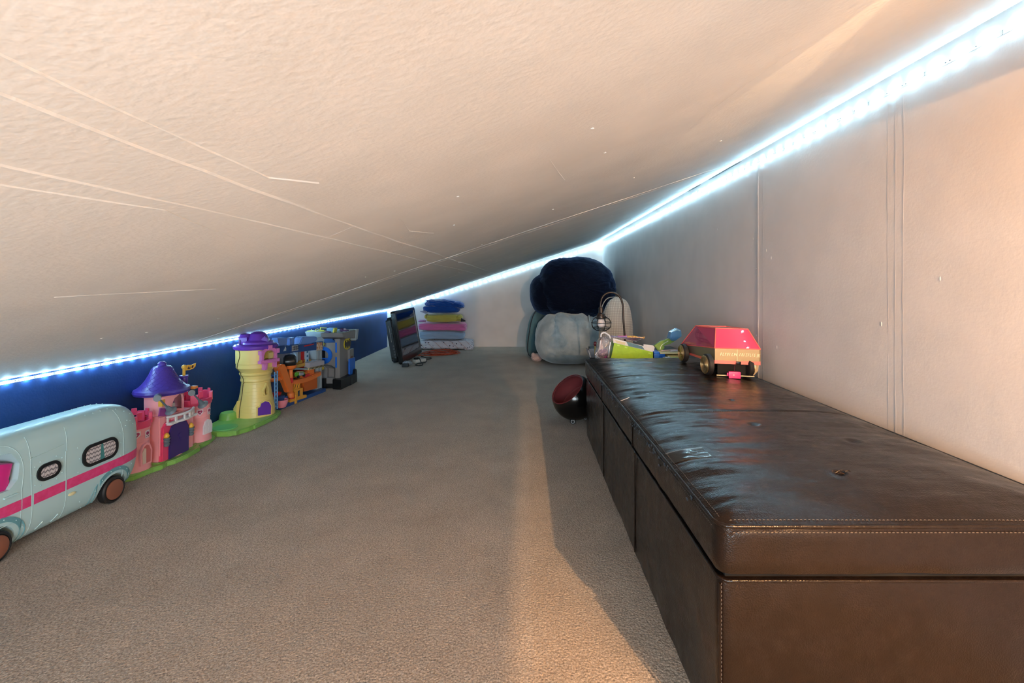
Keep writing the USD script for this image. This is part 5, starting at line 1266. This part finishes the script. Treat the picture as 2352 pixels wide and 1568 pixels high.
bg.add('zip_edge', tube(spline([(.414, 2.310, .36), (.418, 2.308, .40), (.424, 2.312, .44)], 16), .006, 7), plastic('foil', (.35, .38, .42)), smooth=True)
bg.add('contents', blob((.394, 2.338, .375), (.025, .024, .025), 2.4, 4, .2, 4, 8), plastic('grape', (.16, .04, .20), .4), smooth=50, label='purple things inside the pouch')
bg.add('contents', blob((.402, 2.345, .43), (.016, .02, .022), 2.4, 4, .3, 4, 9), plastic('foil', (.35, .38, .42)), smooth=50)
bg.add('contents', blob((.382, 2.345, .412), (.012, .012, .034), 2.6, 4, .2, 4, 10), plastic('blush', (.5, .36, .34), .5), smooth=50)
trr = Thing('plastic_tray', 'clear pale tray lying under the pouch at the bench corner', 'tray', (.40, 2.42, TZ))
trr.add('floor', rot(bx(.345, .43, 2.40, 2.50, TZ + .000, TZ + .003, .001), (0, 1, 0), 0), clear)
trr.add('rim', cat(rot(bx(.338, .344, 2.40, 2.50, TZ + .002, TZ + .040, .001), (0, 1, 0), -18, (.341, 2.4, TZ)), bx(.345, .43, 2.494, 2.50, TZ + .000, TZ + .034, .001)), clear)
rdb = Thing('toy_bead', 'small dark red bead leaning on the clear tray beside the pouch', 'bead', (.365, 2.43, .40))
rdb.add('bead', blob((.366, 2.425, .414), (.0085, .0085, .012), 2.1, 3, .03), plastic('bead_red', (.16, .015, .02), .25), smooth=True)
rdb.add('stem', rod((.366, 2.425, TZ + .006), (.366, 2.425, .404), .004), plastic('bead_gold', (.40, .26, .06), .4))
tblue = mat('toy_blue_clear', (.12, .36, .75), .15, transmission_weight=.45)
tgreen = mat('toy_green_clear', (.42, .62, .16), .18, transmission_weight=.45)
sc_ = Thing('toy_scoop', 'translucent toy scoop, blue head on a green curved handle, beside the pink car', 'toy scoop', (.73, 2.40, .385))
sc_.add('head', cat(GB.ex(Polygon([(.742, .446), (.750, .474), (.782, .492), (.795, .486), (.798, .458), (.768, .437), (.752, .436)]).buffer(.003), -.10, -.045, .006)), tblue, smooth=30, label='blue scoop head')
sc_.add('head_lip', tube(spline([GB.p(.757, -.044, .482), GB.p(.775, -.043, .489), GB.p(.79, -.044, .485)], 12), .003, 6), plastic('sky_blue', (.25, .48, .68)), smooth=True)
sc_.add('handle', GB.ex(Polygon([(.744, .442), (.700, .428), (.668, .406), (.684, .386), (.694, .384), (.706, .386), (.716, .396), (.712, .408), (.745, .418), (.782, .440), (.770, .444)]).buffer(.002), -.085, -.06, .004), tgreen, smooth=30, label='green curved handle')
sc_.add('handle_ridge', tube(spline([GB.p(.693, -.058, .388), GB.p(.698, -.058, .405), GB.p(.72, -.058, .423), GB.p(.735, -.058, .432)], 20), .0018, 6), plastic('ridge_white', (.7, .75, .6), .3), smooth=True)
bxs = Thing('craft_case', 'small bright blue box between the green box and the cream boards', 'box', (.665, 2.38, TZ))
bxs.add('body', bx(.645, .700, 2.335, 2.40, TZ, .374, .002), cobalt)
bxs.add('lid', bx(.6445, .672, 2.334, 2.401, .374, .386, .002), cobalt)
for k, (x0, x1, y0, y1, z0, z1, col, lab) in enumerate(((.705, .80, 2.32, 2.40, TZ, .361, (.55, .66, .30), 'pale green craft board at the bottom beside the pink car'), (.710, .79, 2.325, 2.395, .361, .367, (.78, .60, .24), 'short amber craft board in the middle of the stack beside the pink car'), (.675, .79, 2.335, 2.40, .3745, .3815, (.74, .62, .34), 'long cream craft board on top of the small blue box'))):
    q = Thing('craft_board', lab, 'board', ((x0 + x1) / 2, (y0 + y1) / 2, z0), 'craft boards beside the pink car')
    q.add('board', bx(x0, x1, y0, y1, z0, z1, .0015), plastic(f'board_{k}', col, .5))
    q.add('edge_band', bx(x0 + .002, x1 - .002, y0 - .0008, y0 + .001, z0 + .0012, z1 - .0012, .0003), plastic(f'board_edge_{k}', tuple(min(1, c * 1.12) for c in col), .5))
for k, (p0, p1, col, lab) in enumerate((((.690, 2.37, .386), (.79, 2.42, .386), (.62, .45, .42), 'peach crayon lying behind the cream board'), ((.735, 2.43, .372), (.79, 2.41, .372), (.5, .55, .2), 'olive crayon lying behind the cream board'), ((.735, 2.36, .3855), (.79, 2.39, .3855), (.62, .58, .68), 'pale lilac crayon lying behind the cream board'))):
    q = Thing('crayon', lab, 'crayon', p0, 'crayons behind the cream board')
    d_ = np.array(p1) - np.array(p0)
    q.add('barrel', rod(p0, np.array(p0) + d_ * .85, .0035), plastic(f'crayon_{k}', col, .5))
    q.add('tip', rod(np.array(p0) + d_ * .85, p1, .0035, .001), plastic(f'crayon_{k}', col, .5))
fw = Thing('foil_wrapper', 'crumpled clear wrapper in front of the craft boards', 'wrapper', (.695, 2.30, TZ))
fw.add('wrapper', blob((.698, 2.295, TZ + .010), (.022, .018, .012), 2.2, 4, .4, 4, 17), plastic('wrapper', (.62, .58, .60), .25), smooth=40)
fw.add('tail', blob((.735, 2.29, TZ + .005), (.024, .012, .006), 2.2, 3, .3, 4, 18), plastic('wrapper', (.62, .58, .60)), smooth=40)

# ------------------------------------------------------------ the pink toy car
E0 = np.array([0, 0, EYE]); KS = .972
def S(p): return E0 + (np.asarray(p, float) - E0) * KS
RL, RR, FL, FR = (S(q) for q in ((.723, 1.783, .479), (.878, 1.747, .479), (.7177, 2.15, .446), (.8727, 2.114, .446)))
rRL, rRR, rFL, rFR = (S(q) for q in ((.745, 1.829, .550), (.8577, 1.783 + .02, .549), (.7296, 2.0, .5445), (.845, 1.965, .5445)))
car = Thing('toy_car', 'toy car with see-through pink top and gold wheels on the bench', 'toy car', (.79, 1.88, .37))
pinkp = pane('pink_acrylic', (.95, .12, .27), .03, 1.5, .5)
coral = mat('coral_edge', (1.0, .16, .12), .3)


def slab(q, t=.0028, inward=None):
    q = np.array(q, float); nn = np.cross(q[1] - q[0], q[2] - q[0]); nn /= np.linalg.norm(nn)
    if inward is not None and nn @ (np.array(inward) - q.mean(0)) < 0: nn = -nn
    return trimesh.convex.convex_hull(np.vstack([q, q + nn * t]))


mid = (RL + RR + FL + FR) / 4 + [0, 0, .03]
for nm, q in (('rear_window', (RL, RR, rRR, rRL)), ('side_window', (RL, FL, rFL, rRL)), ('side_window', (RR, FR, rFR, rRR)), ('windscreen', (FL, FR, rFR, rFL)), ('roof_panel', (rRL, rRR, rFR, rFL))):
    car.add(nm, slab(q, inward=mid), pinkp, smooth=False, label='see-through pink ' + nm.replace('_', ' '))
for a, b in ((RL, RR), (RL, FL), (RR, FR), (FL, FR), (rRL, rRR), (rRL, rFL), (rRR, rFR), (rFL, rFR), (RL, rRL), (RR, rRR), (FL, rFL), (FR, rFR)):
    car.add('edge_trim', rod(a, b, .0019, sides=6), coral)
car.add('inner_strut', rod(rRL * .7 + rRR * .3, RL * .55 + FR * .45, .0012, sides=6), coral)
dn = np.array([0, 0, -1.0])
gold = mat('brushed_gold', (.33, .235, .125), .5, .45)
dark_side = mat('bronze_side', (.19, .125, .092), .35, .15)
goldb = mat('bright_gold', (.75, .58, .36), .35, .3)
bz = .0475 * KS
def low(p, d): return p + dn * d
axc = np.array([-.998, -.05, 0.0]); ayc = (FL - RL) * [1, 1, 0]; ayc /= np.linalg.norm(ayc)
car.add('side_panel', slab((RL, FL, low(FL, .026), low(RL, bz)), .004, mid), dark_side, smooth=False, label='dark mirror-bronze side panel')
car.add('side_panel', slab((RR, FR, low(FR, .026), low(RR, bz)), .004, mid), gold, smooth=False)
rp_ = car.add('rear_panel', slab((RL, RR, low(RR, bz + .002), low(RL, bz)), .004, mid), gold, smooth=False, label='brushed gold rear panel with raised lettering')
car.add('front_panel', slab((FL, FR, low(FR, .026), low(FL, .026)), .004, mid), gold, smooth=False)
car.add('floor_panel', slab((low(RL, bz - .002), low(RR, bz - .002), low(FR, .024), low(FL, .024)), .003, mid), seat_pink, smooth=False)
RA = Axes(low(RL, bz), RR - RL, (0, 0, 1)); rn = RA.n * (1 if RA.n[1] < 0 else -1); LW = np.linalg.norm(RR - RL)
def rear(u0, z0, u1, z1, t0, t1, sk=0):
    return trimesh.convex.convex_hull(np.array([RA.o + RA.u * (u + sk * z) + np.array([0, 0, z]) + rn * t for u in (u0, u1) for z in (z0, z1) for t in (t0, t1)]))
glyph = []
gu = np.r_[np.linspace(.014, .068, 8), np.linspace(.079, .128, 8)]
for k, u in enumerate(gu):
    glyph.append(rear(u, .019, u + .0016, .030, .0, .0016, .22))
    if k % 3 != 1: glyph.append(rear(u, .028, u + .0042, .0298, .0, .0016, .22))
    if k % 2: glyph.append(rear(u, .019, u + .004, .0206, .0, .0016, .22))
    if k % 3 == 0: glyph.append(rear(u, .0235, u + .004, .0252, .0, .0016, .22))
glyph.append(rear(.069, .0235, .073, .0252, 0, .0016)); glyph += [rear(.138 + .004 * j, .017, .1396 + .004 * j, .029, 0, .0016, .2) for j in range(3)]
car.add('lettering', cat(*glyph), goldb, parent=rp_, smooth=False)
car.add('panel_line', rear(.0760, 0, .0772, bz, .0, .0008), goldb, parent=rp_, smooth=False)
for u0, u1 in ((-.001, .072), (.089, LW)):
    car.add('tail_lamp', rear(u0, -.011, u1, .0015, -.003, .0012), coral, parent=rp_, smooth=False)
car.add('side_strip', slab((low(RL, bz - .002), low(FL, .024), low(FL, .034), low(RL, bz + .011)), .0025, mid), coral, smooth=False, label='coral strip along the lower side')
car.add('rear_skirt', rear(.012, -.052, .118, -.011, -.022, -.016), gap_mat, smooth=False)
car.add('skirt_panel', trimesh.convex.convex_hull(np.array([RA.o + RA.u * u + np.array([0, 0, z]) + rn * t for u, z in ((.116, -.010), (LW - .003, -.010), (LW - .006, -.034), (.134, -.052)) for t in (-.014, -.010)])), gold, smooth=False)
car.add('chassis', slab((low(RL, bz + .010) - axc * .012 - rn * .02, low(RR, bz + .010) + axc * .008 - rn * .02, low(FR, .036), low(FL, .036) - axc * .012), .004, mid), black_pl, smooth=False)
zl = float(lid_top(np.array(.70), np.array(1.74)))
WR = .0385
for (wx, wy, s) in ((.696, 1.783, -1), (.704, 2.075, -1), (.846, 1.785, 1), (.853, 2.07, 1)):
    q = S((wx, wy, .407)); q[2] = float(lid_top(q[0] + np.array([-.012, 0, .012, 0, 0]), q[1] + np.array([0, 0, 0, -.012, .012])).max()) + WR + .0008
    W_ = lathe([(0, -.011), (WR * .86, -.011), (WR, -.007), (WR, .007), (WR * .86, .011), (0, .011)], (0, 0, 0), 40, axis='x')
    Hb = cat(lathe([(0, .0), (WR * .86, .0), (WR * .88, .0022), (WR * .80, .003), (0, .0034)], (0, 0, 0), 40, axis='x'), *[lathe([(r, .003), (r + .0007, .0042), (r + .0014, .003)], (0, 0, 0), 40, axis='x') for r in np.arange(.005, .031, .0042)])
    yaw = math.degrees(math.atan2(axc[1], axc[0])) + 180
    w = car.add('wheel', move(rot(W_, (0, 0, 1), yaw), q), mat('toy_tyre', (.010, .009, .010)), smooth=40)
    Hb = rot(Hb, (0, 0, 1), yaw + (180 if s < 0 else 0))
    car.add('hub', move(Hb, q - axc * s * .0105), mat('wheel_gold', (.50, .34, .16), .3, .85), parent=w, smooth=40, label='gold ribbed wheel disc')
ra, rb = S((.722, 1.765, .380)), S((.850, 1.737, .378))
zr = float(lid_top(np.array(ra[0]), np.array(ra[1]))) + .004
car.add('tow_bar', rod([ra[0], ra[1], zr], [rb[0], rb[1], zr], .0022, sides=8), goldb)
car.add('seat', cat(slab((RL * .75 + FR * .25 + [0, 0, .004], RR * .75 + FL * .25 + [0, 0, .004], RR * .5 + FL * .5 + [0, 0, .004], RL * .5 + FR * .5 + [0, 0, .004]), .02, mid + [0, 0, 1])), plastic('magenta_seat', (.55, .02, .16), .4))
car.add('dash', rod(RL * .5 + FL * .5 + (RR - RL) * .08 + [0, 0, .006], RR * .72 + FR * .28 - (RR - RL) * .25 + [0, 0, .006], .009, sides=10), plastic('plum_dash', (.10, .01, .06), .3))
tg = Thing('hang_tag', 'bright pink plastic pull tag on a cord behind the gold toy car', 'tag', (.77, 1.68, .375))
tq = S((.776, 1.735, .388)); tz = float(lid_top(np.array(tq[0]), np.array(tq[1])))
tg.add('tag', move(rot(cbox((0, 0, .0125), (.041, .012, .025), .003), (0, 0, 1), -13), [tq[0], tq[1], tz + .001]), plastic('tag_pink', (.80, .03, .20), .3))
tg.add('tag_mark', move(rot(cbox((0, -.0062, .0135), (.006, .0006, .0026), .0002), (0, 0, 1), -13), [tq[0] - .004, tq[1], tz + .001]), white_pl)
tg.add('tag_flap', move(rot(cbox((-.022, .002, .014), (.006, .008, .012), .002), (0, 0, 1), -13), [tq[0], tq[1], tz + .001]), plastic('tag_pink', (.80, .03, .20)))
tg.add('cord', tube(spline([(tq[0], tq[1], tz + .025), (tq[0] + .004, tq[1] + .01, tz + .04), low((RL + RR) / 2, bz + .002)], 12), .0008, 5), plastic('cord_wine', (.12, .01, .02), .5), smooth=True)

# ------------------------------------------------------------ the little hanging lamp near the viewer (outside the frame)
hl = Thing('hanging_lamp', 'boxy hanging lamp with solid side shades near the right wall', 'lamp', (.66, -.36, .8))
shade = mat('lamp_shade', (.5, .45, .4), .6)
hl.add('shade_top', bx(.495, .86, -.80, .40, 1.085, 1.093, .002), shade)
hl.add('shade_side', bx(.495, .503, -.80, .40, 0.8, 1.085, .002), shade)
hl.add('shade_side', bx(.495, .86, -.56, -.552, .55, 1.085, .002), shade)
hl.add('shade_side', bx(.853, .861, -.56, .25, .70, 1.085, .002), shade)
hl.add('lamp_cord', rod((.66, -.36, 1.09), (.66, -.36, 1.15), .004), cord_b)
